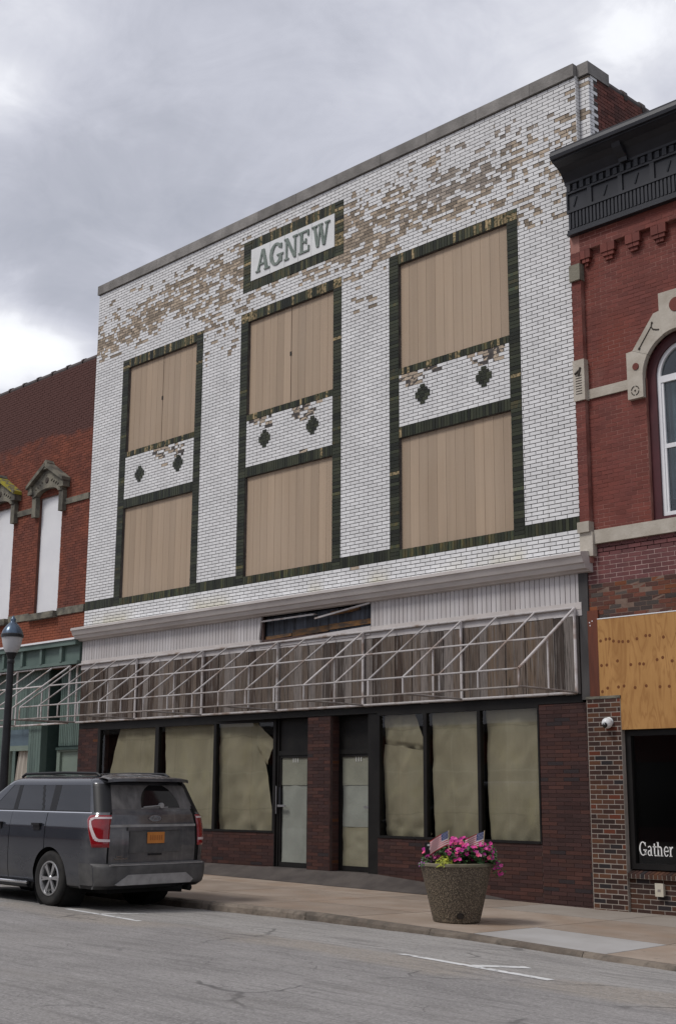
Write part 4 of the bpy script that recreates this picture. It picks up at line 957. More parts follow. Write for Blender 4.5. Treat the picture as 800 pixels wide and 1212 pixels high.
glyph([bar(.58, .80, .04, .72), ('arc', .42, .70, .38, .31, 0, 150, .16, .10), ('arc', .40, .28, .36, .29, 40, 330, .18, .10), bar(.78, .95, 0, .10)], .738, .815, .092, xh, sw_)
glyph([bar(.30, .58, .12, 1.25), ('arc', .66, .18, .36, .2, 180, 320, .26, .10), bar(.05, .95, .86, .98)], .831, .815, .070, xh, sw_)
glyph([bar(.10, .30, .03, 1.42), bar(0, .42, 0, .07), bar(0, .2, 1.36, 1.42), ('arc', .46, .66, .34, .34, 0, 180, .18, .12), bar(.62, .80, .03, .66), bar(.52, .95, 0, .07)], .903, .815, .110, xh, sw_)
glyph([('arc', .5, .5, .46, .52, 20, 320, .18, .09), bar(.12, .95, .46, .56), ('arc', .5, .52, .46, .50, 0, 40, .18, .09)], 1.018, .815, .090, xh, sw_)
glyph([bar(.18, .45, .03, .95), bar(.02, .65, 0, .07), bar(.02, .3, .90, .97), ('arc', .72, .62, .36, .38, 60, 170, .2, .14)], 1.110, .815, .080, xh, sw_)
glyph([('arc', .5, .5, .48, .52, 0, 360, .17, .08)], 1.238, .815, .095, xh, sw_)
# dome camera and outlet box
ct = thing('security_camera', 'white dome security camera on the dark brick pier beside the plywood', 'camera', (.25, -.064, 2.80))
mb = MB(); mb.lathe([(0, 0), (.07, 0), (.075, -.03), (.06, -.035)], (.25, -.066, 2.83), 20, axis='y'); mb.build('mount', 'plastic_white', ct, smooth=True)
mb = MB(); mb.lathe([(0.085*math.sin(t), -.085-.085*math.cos(t)) for t in np.linspace(0.0, math.pi, 12)], (.25, -.055, 2.81), 20, axis='y'); mb.build('housing', 'plastic_white', ct, smooth=True)
mb = MB(); c0 = Vector((.262, -.22, 2.775)); mb.lathe([(0, -.035), (.03, -.028), (.045, 0.0), (.0, .02)], tuple(c0), 16, axis='y'); mb.build('lens', 'lens', ct, smooth=True)
ob_ = thing('outlet_box', 'cream weatherproof electrical outlet box on the brick wall under the shop window', 'outlet box', (1.02, -.012, .24))
mb = MB(); mb.box(.95, 1.07, -.07, -.011, .25, .42); mb.build('box', 'offwhite', ob_)
mb = MB(); mb.box(.94, 1.08, -.085, -.0705, .24, .43); cv = mb.build('cover', 'offwhite', ob_)
mb = MB(); mb.box(.985, 1.035, -.0875, -.0855, .31, .345); mb.build('latch', 'rustpipe', cv)

# ------------------------------------------------------------------ red brick building on the left
lb = thing('brick_building', 'old orange-red brick building with white boarded windows under stone hoods and a green shop front', 'building', (-18.5, 0, 0))
LX0, LX1, LT = -24.5, -14.70, 12.50
lwin = [(-17.04-2.33*k, -15.96-2.33*k) for k in range(4)]
mb = MB(); backing(mb, (LX0, LX1, 4.7, LT), [(a, b, 6.14, 9.2) for a, b in lwin], .03, .4); lwall = mb.build('wall', 'lmortar', lb)
lay(cells(LX0, LX1, 5.30, LT, .205, .068, .009, [(a, b, 6.14, 9.2) for a, b in lwin]), 'brick', lwall, ['lred'], lambda x, z: (0, rnd(), random.uniform(-.003, .003)), .02, .05, single=0, stuff_name='wall_bricks')
mb = MB(); mb.box(LX1, XL-.001, .01, .4, 4.7, LT-.02); mb.build('edge_strip', 'terracotta', lb)
x = LX1-.01
while x > LX0:
    mb = MB(); mb.tube((x-.70, .2, LT+.05), (x, .2, LT+.05), .13, 10, 0, rnd()); mb.tube((x-.08, .2, LT+.05), (x-.0, .2, LT+.05), .155, 10, 0, rnd()); mb.build('coping_tile', 'terracotta', lb); x -= .72
for k, (a, b) in enumerate(lwin):
    c = (a+b)/2; mb = MB()
    mb.box(a-.0, b+.0, .10, .14, 6.12, 9.17); wb = mb.build('window_board', 'whitepaint', lb)
    mb = MB(); mb.prism([(a, 9.171), (b, 9.171)]+[(c+.54*math.cos(R(t)), 9.165+.17*math.sin(R(t))) for t in range(0, 181, 15)], FL, -.15, -.07); mb.build('arch_infill', 'cornice', lb)
    # gabled stone hood with legs
    def hp(pts, d0, d1, mk='oldstone', nm='hood_stone'):
        mb = MB(); mb.prism([(c+u, v) for u, v in pts], FL, d0, d1, 0, rnd()); return mb.build(nm, mk, hd)
    mb = MB(); mb.prism([(c-.10, 9.85), (c+.10, 9.85), (c+.08, 10.02), (c, 10.10), (c-.08, 10.02)], FL, -.03, .22, 0, .5); hd = mb.build('window_hood', 'oldstone', lb)
    A = lambda t, r: (r*math.cos(R(t))*.54/.54, 9.17+.17*math.sin(R(t))/.54*r)
    for s in (1, -1):
        arcp_ = [(s*.54*math.cos(R(t)), 9.19+.17*math.sin(R(t))) for t in np.linspace(8, 90, 8)]
        hp([(s*.70, 9.20), (s*.74, 9.47), (0, 9.90)]+list(reversed(arcp_)), -.03, .13)
        hp([(s*.54, 8.68), (s*.73, 8.68), (s*.73, 9.20), (s*.54, 9.20)], -.03, .10)
        hp([(s*.86, 9.43), (s*.86, 9.52), (s*.04, 10.02), (s*.0, 9.92)], -.03, .24, 'lichen' if (k == 1 and s == 1) else 'oldstone', 'hood_coping')
        hp([(s*.62, 9.28), (s*.84, 9.28), (s*.84, 9.43), (s*.70, 9.5)], -.03, .18)
    mb = MB(); mb.lathe([(0, -.15), (.06, -.15), (.09, -.128)], (c, 0, 9.56), 12, axis='y'); mb.build('boss', 'carve', hd)
    mb = MB()
    for s in (1, -1):
        for q in range(4): mb.tube((c+s*(.2+.1*q), -.132, 9.52-.05*q), (c+s*(.26+.1*q), -.132, 9.56-.05*q), .016, 5)
    mb.build('carved_groove', 'carve', hd)
    mb = MB(); mb.box(a-.20, b+.04, -.12, .12, 5.97, 6.125); mb.build('window_sill', 'oldstone', lb)
    mb = MB(); mb.box(b+.19, b+2.33-1.08-.19 if k else LX1-.02, -.02, .03, 8.83, 8.98); mb.build('string_course', 'oldstone', lb)
    mb = MB(); mb.box(b+.041, b+2.33-1.08-.2 if k else LX1-.02, -.015, .03, 6.0, 6.18); mb.build('string_course', 'oldstone', lb)
# green shop front
mb = MB(); mb.box(LX0, LX1-.01, -.24, .05, 5.30, 5.345); mb.build('flashing', 'whitepaint', lb)
mb = MB(); mb.box(LX0, LX1-.012, -.20, .05, 5.18, 5.299); gc = mb.build('shop_cornice', 'greenpaint', lb)
mb = MB(); mb.box(LX0, LX1-.014, -.06, .05, 4.80, 5.179); mb.build('frieze_board', 'greenpaint', gc)
mb = MB(); mb.box(LX0, LX1-.016, -.13, .05, 4.72, 4.799); mb.build('bed_moulding', 'greenpaint', gc)
x = -15.42
while x > LX0: mb = MB(); mb.box(x-.05, x+.05, -.15, -.061, 4.80, 5.179); mb.build('bracket', 'greendeep' if False else 'greenpaint', gc); x -= .9
mb = MB(); mb.box(LX0, -18.0, .30, .35, .1, 4.72); mb.box(-18.0, -16.40, .20, .25, 3.24, 4.72); mb.build('upper_panel', 'greenpaint', lb)
mb = MB(); x = -18.0
while x < -16.45: mb.box(x, x+.115, .17, .199, 3.24, 4.72, 0, rnd()); x += .125
mb.build('beaded_boards', 'greenpaint', lb)
mb = MB(); mb.box(-16.95, -16.372, .05, .5, .1, 3.3); pil = mb.build('shop_pillar', 'greenpaint', lb)
for k in range(5): piece('board', (-16.892+.116*k, .035, 1.7), (.106, .03, 3.2), 'greenpaint', rnd(), pil)
mb = MB(); mb.box(-16.371, -16.07, .70, .75, .1, 4.72); mb.box(-16.372, -16.36, .2, .7, .1, 4.72); mb.build('recess_panel', 'greendeep', lb)
mb = MB(); mb.box(-16.07, LX1, .36, .6, 2.76, 4.72); ent = mb.build('transom_panel', 'greendeep', lb)
mb = MB(); x = -16.06
while x < LX1-.05: mb.box(x, min(x+.065, LX1-.01), .335, .36, 2.80, 4.70, 0, rnd()); x += .08
mb.build('ribbed_boards', 'greenpaint', ent)
mb = MB(); mb.box(-16.05, LX1-.02, .25, .36, 2.70, 2.76); mb.build('door_head', 'greendeep', lb)
mb = MB(); mb.box(-15.92, -14.80, .36, .42, .25, 2.66); dr = mb.build('door', 'sage', lb)
mb = MB(); mb.box(-16.06, -15.92, .30, .45, .2, 2.70); mb.box(-15.92, -14.8, .30, .45, 2.66, 2.70); mb.build('door_frame', 'sage', dr)
mb = MB(); mb.box(-15.50, -15.18, .33, .359, 1.65, 2.15); mb.build('pane_frame', 'cornice', dr)
mb = MB(); mb.box(-15.46, -15.22, .325, .3295, 1.70, 2.11); mb.build('pane', 'lens', dr)
mb = MB(); mb.box(-17.95, -16.96, .10, .14, 2.83, 3.235); mb.build('transom_board', 'bluegrey', lb)
mb = MB(); mb.box(-18.0, -16.952, .08, .16, 2.70, 2.829); mb.box(-18.0, -17.9, .08, .16, .9, 2.70); mb.box(-17.02, -16.952, .08, .16, .9, 2.70); mb.box(-18, -16.952, .06, .2, .3, .9); mb.build('display_window', 'sage', lb)
mb = MB(); mb.grid(lambda u, w: (-17.9+.88*u+.34*(w-.3)*(1-u)*(w > .3), .2+.03*math.sin(u*24), .9+1.8*w), 30, 10); mb.build('curtain', 'curtwhite', lb, smooth=True)
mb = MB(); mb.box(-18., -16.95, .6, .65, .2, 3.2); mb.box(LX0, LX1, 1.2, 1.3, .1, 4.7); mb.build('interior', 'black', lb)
mb = MB(); mb.box(LX0, LX1-.35, .45, 13.5, 11.5, 11.7); mb.box(LX0, LX0+.3, .41, 13.4, 0, 11.5); mb.box(LX0+.3, LX1-.36, 13.1, 13.4, 0, 11.5); mb.build('roof', 'oldred', lb)

# ------------------------------------------------------------------ bare awning frames
def awning(name_lbl, xr, n_raf, post_every, x_post0, ZT=4.69, ZB=3.315, YF=-1.6, ZF=3.60, ZFB=3.325):
    xl = xr-(n_raf-1)*.8
    t = thing('awning_frame', name_lbl, 'awning frame', ((xr+xl)/2, -.06, 3.3), 0, 'bare pipe awning frames')
    r = .019; yb = -.075
    def rail(nm, p0, p1, rr=r, mk='galv'): m = MB(); m.tube(p0, p1, rr, 8, 0, rnd()); m.build(nm, mk, t)
    rail('rail', (xl, yb, ZT), (xr, yb, ZT), .023); rail('rail', (xl, yb, ZB), (xr, yb, ZB), .024)
    rail('rail', (xl, YF, ZF), (xr, YF, ZF), .017); rail('rail', (xl, YF, ZFB), (xr, YF, ZFB), .017, 'rustpipe')
    ym, zm = yb+(YF-yb)*.50, ZT+(ZF-ZT)*.50
    rail('rail', (xl, ym, zm), (xr, ym, zm), .018)
    for k in range(n_raf):
        x = xr-k*.8
        rail('rafter', (x, yb, ZT), (x, YF, ZF), .018 if k else .022); rail('drop_leg', (x, YF, ZF), (x, YF, ZFB), .017)
        if k % 3 == 0:
            rail('post', (x, yb-.012, ZT), (x, yb-.012, ZB), .026); rail('strut', (x, ym, zm), (x, ym, ZB+.01), .017); rail('tie', (x, yb, ZB+.005), (x, YF, ZFB+.005), .018, 'rustpipe')
    return t
awning('rusty white pipe awning frame without fabric across the white brick shop front', -.335, 19, 3, 0)
awning('white pipe awning frame without fabric on the green shop front', -15.05, 11, 3, 0)
# ------------------------------------------------------------------ street lamp
M['lampblack'] = mat('black_lamp_paint', (.014, .014, .016), (.022, .022, .024), 4, rough=.4)
M['lampcap'] = mat('blue_grey_lamp_cap', (.10, .14, .19), (.075, .10, .14), 5, rough=.25, metal=.5)
M['lampglobe'] = mat('frosted_lamp_globe', (.52, .52, .53), (.45, .45, .46), 4, rough=.35)
lx, ly = -11.32, -3.9; lz = zs(lx, ly)
lt = thing('street_lamp', 'black post street lamp with a frosted acorn globe behind the parked car', 'street lamp', (lx, ly, lz))
mb = MB(); mb.lathe([(0, 0), (.24, 0), (.24, .10), (.21, .14), (.17, .45), (.19, .50), (.13, .60), (.095, .75), (.082, 2.6), (.066, 4.05), (.075, 4.07), (.075, 4.11), (.065, 4.14), (.075, 4.17), (.11, 4.25), (.125, 4.27), (.0, 4.27)], (lx, ly, lz), 20); mb.build('pole', 'lampblack', lt, smooth=False)
mb = MB(); mb.lathe([(.115, 4.272), (.14, 4.31), (.17, 4.39), (.195, 4.50), (.21, 4.585)], (lx, ly, lz), 28); mb.build('globe', 'lampglobe', lt, smooth=True)
mb = MB(); mb.lathe([(.20, 4.58), (.228, 4.583), (.228, 4.64), (.21, 4.66)], (lx, ly, lz), 28); mb.build('rim', 'lampblack', lt)
mb = MB(); mb.lathe([(.215, 4.655), (.20, 4.71), (.16, 4.78), (.11, 4.84), (.07, 4.88), (.05, 4.91), (.06, 4.94), (.045, 4.97), (.015, 5.02), (0, 5.03)], (lx, ly, lz), 28); mb.build('cap', 'lampcap', lt, smooth=True)

# ------------------------------------------------------------------ planter, flowers, flags
def agg_extra(c, H):
    node, L = H['node'], H['L']
    vo = node('ShaderNodeTexVoronoi'); vo.inputs['Scale'].default_value = 80; L.new(H['src'], vo.inputs['Vector'])
    rr = node('ShaderNodeValToRGB'); L.new(vo.outputs['Color'], rr.inputs[0]); el = rr.color_ramp.elements
    el[0].color = (.15, .12, .085, 1); el[0].position = .15; el[1].color = (.36, .29, .205, 1); el[1].position = .85
    for p, cc in ((.35, (.20, .158, .112, 1)), (.6, (.25, .20, .142, 1))): x = el.new(p); x.color = cc
    c = H['mixc'](H['maprange'](vo.outputs['Distance'], .25, .6), rr.outputs[0], (.06, .048, .035))
    return H['mixc'](H['mth']('MULTIPLY', H['maprange'](H['noise'](2.5, (1, 1, 1), 3), .5, .7), .35), c, (.10, .08, .06))
M['aggregate'] = mat('exposed_aggregate', (.2, .15, .1), rough=.85, bump=.012, bscale=70, extra=agg_extra)
M['rimcon'] = mat('planter_rim_concrete', (.20, .175, .13), (.12, .11, .07), 6, rough=.9)
M['soil'] = mat('dark_soil', (.03, .022, .015), rough=1.)
px0, py0 = .06, -3.60; pz0 = zs(px0, py0)
pt = thing('planter', 'large round exposed-aggregate planter on the pavement edge', 'planter', (px0, py0, pz0))
mb = MB(); mb.lathe([(0, .0), (.298, 0), (.318, .02), (.323, .05), (.333, .09), (.378, .28), (.428, .50), (.465, .66), (.481, .728)], (px0, py0, pz0), 48); mb.build('bowl', 'aggregate', pt, smooth=False)
mb = MB(); mb.lathe([(.481, .7285), (.493, .735), (.493, .765), (.484, .775), (.44, .775), (.42, .70)], (px0, py0, pz0), 48); mb.build('rim', 'rimcon', pt)
mb = MB(); mb.lathe([(0, .71), (.43, .70)], (px0, py0, pz0), 24); mb.build('soil', 'soil', pt)
d = (Vector((CAMP[0], CAMP[1]))-Vector((px0, py0))).normalized(); sd_ = Vector((-d.y, d.x))
hp_ = Vector((px0, py0))+d*.335+sd_*.05
mb = MB(); mb.lathe([(.0, -.006), (.035, -.006), (.04, .006)], (0, 0, 0), 12, axis='y')
me = mb.mesh('drain_hole', ['lens']); ho = bpy.data.objects.new('drain_hole', me); COL.objects.link(ho); ho.parent = pt; ho.location = (hp_.x-px0+d.x*.015, hp_.y-py0+d.y*.015, .10); ho.rotation_euler = (R(10), 0, math.atan2(d.x, -d.y)); ho.scale = (1.3, 1, 1)
M['leaf'] = mat('petunia_leaf', (.035, .085, .028), (.06, .12, .04), 14, tint=.5, rough=.55)
M['pink'] = mat('pink_petals', (.62, .06, .27), None, ramp=[(0., (.56, .045, .25)), (.35, (.66, .10, .34)), (.6, (.42, .03, .24)), (.8, (.72, .10, .22)), (.93, (.74, .25, .45))], tint=.15, rough=.6)
M['yellow'] = mat('yellow_green_leaf', (.34, .33, .03), (.20, .25, .03), 18, tint=.4, rough=.6)
M['purple'] = mat('purple_petals', (.28, .08, .30), (.40, .12, .42), 20, tint=.3, rough=.6)
camr = Vector((sd_.x*-1, sd_.y*-1)) if False else Vector((cr.x, cr.y)).normalized()      # along the kerb, seen from the street
def leafquad(mb, p, n, s, m=0, t=None, ar=.55):
    n = n.normalized(); a = n.orthogonal().normalized(); a = (Matrix.Rotation(rnd()*6.28, 3, n) @ a); b2 = n.cross(a)
    t = rnd() if t is None else t
    mb.poly([p-a*s, p-b2*s*ar+n*s*.12, p+a*s, p+b2*s*ar+n*s*.12], m, t)
def bloom(mb, p, n, s, m=0, t=None):
    n = n.normalized(); a = n.orthogonal().normalized(); b2 = n.cross(a); t = rnd() if t is None else t
    ph = rnd()*6.28; pts = []
    for k in range(10):
        an = ph+k*math.pi/5; rr = s*(1 if k % 2 == 0 else .78); pts.append(p+(a*math.cos(an)+b2*math.sin(an))*rr+n*s*.18)
    c = p-n*s*.25
    for k in range(0, 10, 2): mb.poly([c, pts[k-1], pts[k], pts[k+1]], m, t)
flow = thing('petunia_plant', 'mound of pink petunias spilling over the right rim of the planter', 'flowers', (px0, py0, pz0+.71))
fol, blm = MB(), MB(); cz = pz0+.73
def mound():
    a = rnd()*6.283; r = math.sqrt(rnd()); u = r*math.cos(a); w = r*math.sin(a)
    X = .50*u+.05; Y = .42*w; top = .25*max(0, 1-(u*.9)**2-(w*.85)**2)**.5+.07+.05*math.sin(u*9)*math.cos(w*7)
    return X, Y, top
for _ in range(2300):
    X, Y, top = mound(); z = top*rnd()**.5
    if X < -.20 and rnd() < .75: continue
    n = Vector((X*.9, Y*.9, .55+rnd()*.4)); p = Vector((px0, py0, cz+z))+Vector((camr.x*X-camr.y*Y, camr.y*X+camr.x*Y, 0))
    leafquad(fol, p, Vector((n.x+random.uniform(-.6, .6), n.y+random.uniform(-.6, .6), n.z)), random.uniform(.022, .045))
for _ in range(230):                      # trailing stems on the right
    q = rnd(); X = .38+.20*q+random.uniform(-.06, .05); Y = random.uniform(-.40, .15); z = .16-.28*q*q+random.uniform(-.06, .08)
    p = Vector((px0, py0, cz+z))+Vector((camr.x*X-camr.y*Y, camr.y*X+camr.x*Y, 0)); leafquad(fol, p, Vector((rnd()-.5, rnd()-.5, .6)), random.uniform(.02, .04))
    if rnd() < .16: bloom(blm, p+Vector((0, 0, .02)), Vector((d.x+random.uniform(-.5, .5), d.y+random.uniform(-.5, .5), random.uniform(0, .8))), random.uniform(.028, .042))
for _ in range(560):
    X, Y, top = mound()
    if X < -.15 and Y < .0: continue
    z = top*(1-.75*rnd()**2.2)+.015; n = Vector((d.x*.6+X*.7*camr.x+random.uniform(-.4, .4), d.y*.6+X*.7*camr.y+random.uniform(-.4, .4), .45+rnd()*.5))
    p = Vector((px0, py0, cz+z))+Vector((camr.x*X-camr.y*Y, camr.y*X+camr.x*Y, 0)); bloom(blm, p, n, random.uniform(.022, .035))
fol.build('foliage', 'leaf', flow, kind='stuff'); blm.build('bloom', 'pink', flow, kind='stuff')
def clump(nm, label, cat, X, Y, rad, h, n, mk, s, blooms=0):
    c = Vector((px0, py0, cz))+Vector((camr.x*X-camr.y*Y, camr.y*X+camr.x*Y, 0)); mb = MB()
    for _ in range(n):
        v_ = Vector((random.gauss(0, 1), random.gauss(0, 1), random.gauss(0, 1))).normalized()*rnd()**.4; v_.z = abs(v_.z)
        p = c+Vector((v_.x*rad, v_.y*rad, v_.z*h)); leafquad(mb, p, v_+Vector((d.x*.3, d.y*.3, .3)), s*random.uniform(.7, 1.3), 0 if rnd() > blooms else 1)
    anchor(nm, tuple(c), label, cat, mb, mk if isinstance(mk, list) else [mk])
clump('coleus_plant', 'yellow-green leafy clump at the front of the planter', 'plant', -.18, -.34, .13, .15, 240, 'yellow', .026)
clump('verbena_plant', 'small purple-flowered trailing plant at the left rim of the planter', 'plant', -.42, -.12, .10, .13, 160, ['leaf', 'purple'], .02, .3)
M['flagred'] = mat('flag_red', (.42, .02, .035), rough=.8); M['flagwhite'] = mat('flag_white', (.62, .60, .60), rough=.8); M['flagblue'] = mat('flag_blue', (.040, .055, .15), rough=.8)
M['stick'] = mat('wooden_flag_stick', (.42, .34, .22), rough=.7); M['plaque'] = mat('black_plaque', (.012, .012, .013), rough=.35)
def flag(X, Y, zt, label, ang, droop, W=.27, Hh=.18):
    base = Vector((px0, py0, cz-.04))+Vector((camr.x*X-camr.y*Y, camr.y*X+camr.x*Y, 0)); top = base+Vector((camr.x*.05*ang, camr.y*.05*ang, zt+.02))
    t = thing('small_flag', label, 'flag', tuple(base), 0, 'small flags stuck in the planter')
    mb = MB(); mb.tube(base, top, .006, 6); mb.build('stick', 'stick', t)
    up = (top-base).normalized(); out = Vector((-camr.x, -camr.y, -droop)).normalized(); mb = MB()
    def g(u, w): return top-up*(Hh*(1-w)+.01)+out*(W*u)+Vector((d.x, d.y, 0))*(.022*math.sin(u*7+w*2))*u-Vector((0, 0, 1))*(droop*.10*u*u)
    mb.grid(g, 20, 13, mfn=lambda i, j: 2 if (i < 8 and j >= 6) else (0 if j % 2 == 0 else 1)); cl_ = mb.build('cloth', ['flagred', 'flagwhite', 'flagblue'], t)
    mb = MB()
    for r_ in range(5):
        for c_ in range(6 if r_ % 2 == 0 else 5):
            u = (c_+.6+(0 if r_ % 2 == 0 else .5))/6.2*.38; w = (6.7+r_*1.35)/13; p = g(u, w)+Vector((d.x, d.y, 0))*.003
            s_ = .0045; mb.poly([p+Vector((0, 0, s_)), p+out*s_, p-Vector((0, 0, s_)), p-out*s_])
    mb.build('star', 'flagwhite', cl_, kind='stuff')
flag(-.12, -.32, .50, 'small American flag on a stick at the left of the planter, beside the black plaque', 0, .40)
flag(.32, -.22, .49, 'small American flag on a stick at the right of the planter above the pink flowers', 1, .30)
sg = Vector((px0, py0, cz))+Vector((-camr.x*.34+camr.y*.22, -camr.y*.34-camr.x*.22, 0))
st = thing('plant_marker', 'small black plaque with white script on a stake at the left of the planter', 'sign', tuple(sg))
mb = MB(); mb.tube(tuple(sg), tuple(sg+Vector((0, 0, .2))), .006, 6); mb.build('stake', 'plaque', st)
def sp_(u, w, e=0.): return sg+Vector((camr.x*u, camr.y*u, .16+w))+Vector((d.x, d.y, 0))*(.012+e)
mb = MB(); mb.hexa([sp_(-.09, 0, -.01), sp_(.09, .01, -.01), sp_(.09, .01), sp_(-.09, 0), sp_(-.095, .15, -.01), sp_(.085, .16, -.01), sp_(.085, .16), sp_(-.095, .15)]); pq_ = mb.build('plate', 'plaque', st)
mb = MB()
for z, u0, u1 in ((.105, -.06, .06), (.055, -.035, .045)):
    u = u0
    while u < u1:
        h = random.uniform(.012, .03); mb.poly([sp_(u, z, .002), sp_(u+.012, z, .002), sp_(u+.016, z+h, .002), sp_(u+.004, z+h, .002)]); u += .018
mb.build('script_mark', 'signwhite', pq_, kind='stuff')

# ------------------------------------------------------------------ parked sport utility vehicle
def dust_extra(c, H):
    node, L = H['node'], H['L']; sp = node('ShaderNodeSeparateXYZ'); L.new(H['src'], sp.inputs[0])
    low = H['maprange'](sp.outputs[2], 1.0, .30); rear = H['maprange'](sp.outputs[0], .6, .0)
    n = H['maprange'](H['noise'](2.2, (1, 1, 2.2), 5, .6), .35, .7)
    f = H['mth']('MULTIPLY', H['mth']('MAXIMUM', H['mth']('MULTIPLY', low, .20), H['mth']('MULTIPLY', rear, .50)), H['mth']('ADD', n, .25))
    st = H['mth']('MULTIPLY', H['maprange'](H['noise'](5, (3, 3, .25), 4), .5, .7), H['mth']('MULTIPLY', rear, .22))
    f = H['mth']('ADD', f, st)
    return H['mixc'](f, c, (.215, .205, .195)), H['maprange'](f, 0., .4, .22, .6)
M['paint'] = mat('dusty_charcoal_car_paint', (.030, .034, .045), (.036, .040, .051), 2, rough=.25, metal=.35, coat=1., extra=dust_extra, local=True)
M['carglass'] = mat('dark_privacy_glass', (.010, .011, .014), rough=.03, spec=.75)
def rg_extra(c, H):
    node, L = H['node'], H['L']; sp = node('ShaderNodeSeparateXYZ'); L.new(H['src'], sp.inputs[0])
    dy = H['mth']('ADD', sp.outputs[1], .15); dz = H['mth']('SUBTRACT', sp.outputs[2], 1.43)
    rad = H['mth']('SQRT', H['mth']('ADD', H['mth']('MULTIPLY', dy, dy), H['mth']('MULTIPLY', dz, dz)))
    inside = H['mth']('MULTIPLY', H['maprange'](rad, .36, .352), H['maprange'](dz, .0, .01))
    n = H['maprange'](H['noise'](3, (3, 3, .4), 5, .6), .3, .7, .45, 1.)
    c = H['mixc'](H['mth']('MULTIPLY', H['mth']('SUBTRACT', 1., inside), n), (.008, .008, .009), (.15, .142, .137))
    return c, H['maprange'](inside, 0., 1., .75, .06)
M['rearglass'] = mat('dusty_rear_glass', (.01, .01, .01), rough=.6, extra=rg_extra, local=True, spec=.4)
M['trim'] = mat('black_car_trim', (.010, .010, .011), rough=.45); M['under'] = mat('car_underside', (.008, .008, .008), rough=.9)
M['chrome'] = mat('chrome_strip', (.75, .75, .76), rough=.16, metal=1.)
M['bumper'] = mat('dusty_bumper_plastic', (.062, .061, .061), (.10, .097, .094), 5, rough=.6, local=True)
M['skid'] = mat('silver_skid_plate', (.34, .335, .33), (.25, .245, .24), 6, rough=.5, metal=.2, local=True)
M['lampred'] = mat('red_tail_lens', (.27, .010, .015), (.20, .007, .010), 9, rough=.12, coat=.8, local=True); M['lampwhite'] = mat('clear_tail_lens', (.60, .50, .50), rough=.15, coat=.6)
M['tyre'] = mat('tyre_rubber', (.016, .016, .016), (.030, .028, .026), 8, rough=.85, local=True); M['alloy'] = mat('alloy_rim', (.62, .62, .63), (.5, .5, .5), 5, rough=.3, metal=.85, local=True)
M['plate'] = mat('orange_licence_plate', (.52, .20, .045), (.45, .165, .035), 7, rough=.45, local=True); M['platemark'] = mat('plate_dark_print', (.34, .12, .03), rough=.6)
M['badgeblue'] = mat('blue_badge', (.14, .145, .16), (.20, .20, .20), 20, rough=.4, local=True)
CXR, CYM, CZ = -4.0, -5.57, .05
car = thing('parked_car', 'dusty dark grey sport utility vehicle parked at the kerb, seen from behind', 'car', (CXR, CYM, CZ), math.pi)
ip = lambda x, *kv: float(np.interp(x, [k for k, _ in kv], [v_ for _, v_ in kv]))
hwz = lambda z: ip(z, (.26, .90), (.34, .955), (.5, .985), (.75, 1.0), (1.0, 1.0), (1.15, .992), (1.25, .975), (1.345, .955), (1.36, .945), (1.375, .940), (1.77, .845), (1.82, .825), (1.86, .775), (1.885, .69))
xrz = lambda z: ip(z, (.26, .16), (.33, .06), (.36, .015), (.42, .0), (.60, .0), (.635, .015), (.648, .075), (.66, .10), (.9, .085), (1.2, .095), (1.34, .115), (1.375, .13), (1.77, .335), (1.82, .37), (1.86, .42), (1.885, .5))
xfz = lambda z: ip(z, (.26, 5.25), (.4, 5.38), (.9, 5.42), (1.02, 5.36), (1.08, 5.2), (1.15, 4.2), (1.25, 4.02), (1.375, 3.85), (1.77, 3.1), (1.82, 3.0), (1.885, 2.85))
W1X, W2X, WZC, WR_ = 1.34, 4.46, .405, .455
zsr = [.30]+list(np.arange(.33, .64, .022))+[.635, .648, .66]+list(np.arange(.68, 1.34, .022))+[1.345, 1.36, 1.375, 1.392]+list(np.arange(1.42, 1.76, .04))+[1.765, 1.785, 1.82, 1.845, 1.865, 1.885]
zsr = sorted(set(round(float(z), 4) for z in zsr))
RC = .20
side_x = sorted(set([round(v_, 4) for v_ in list(np.arange(.30, .62, .02))+list(np.arange(.62, 2.0, .03))+list(np.arange(2.0, 3.9, .08))+list(np.arange(3.9, 5.05, .03))+[1.485, 1.5, 2.50, 2.515, 3.95, 3.965, .56, .575]]))
xr_b, xf_b = .10, 5.4
def ring_pt(z):
    hw, xr, xf = hwz(z), xrz(z), xfz(z); pts = []
    def sx(x):
        if x < .6: return .6-(.6-x)/.3*(.6-(xr+RC))
        if x > 2.5: return 2.5+(x-2.5)/(5.05-2.5)*(xf-.35-2.5)
        return x
    for x in reversed(side_x): pts.append((sx(x), hw))                 # left side, front to rear
    for k in range(1, 10): a = R(90*k/10); pts.append((xr+RC-RC*math.sin(a), hw-RC+RC*math.cos(a)))
    for k in range(0, 41): pts.append((xr-.02*(1-abs(1-2*k/40)**2)+.02*0, (hw-RC)*(1-2*k/40)))
    for k in range(9, 0, -1): a = R(90*k/10); pts.append((xr+RC-RC*math.sin(a), -(hw-RC+RC*math.cos(a))))
    for x in side_x: pts.append((sx(x), -hw))
    for k in range(1, 8): a = R(90*k/8); pts.append((xf-.35+.35*math.sin(a), -(hw-.35+.35*math.cos(a))))
    for k in range(0, 13): pts.append((xf+.03*(1-abs(1-2*k/12)**2), (hw-.35)*(-1+2*k/12)))
    for k in range(7, 0, -1): a = R(90*k/8); pts.append((xf-.35+.35*math.sin(a), hw-.35+.35*math.cos(a)))
    return pts
NS = len(side_x); base_x = list(reversed(side_x))+[None]*9+[None]*41+[None]*9+list(side_x)+[None]*(7+13+7)
rings = [[Vector((x, y, z)) for x, y in ring_pt(z)] for z in zsr]; NP = len(rings[0])
zone = ['L']*NS+['CL']*9+['R']*41+['CR']*9+['Rt']*NS+['F']*27
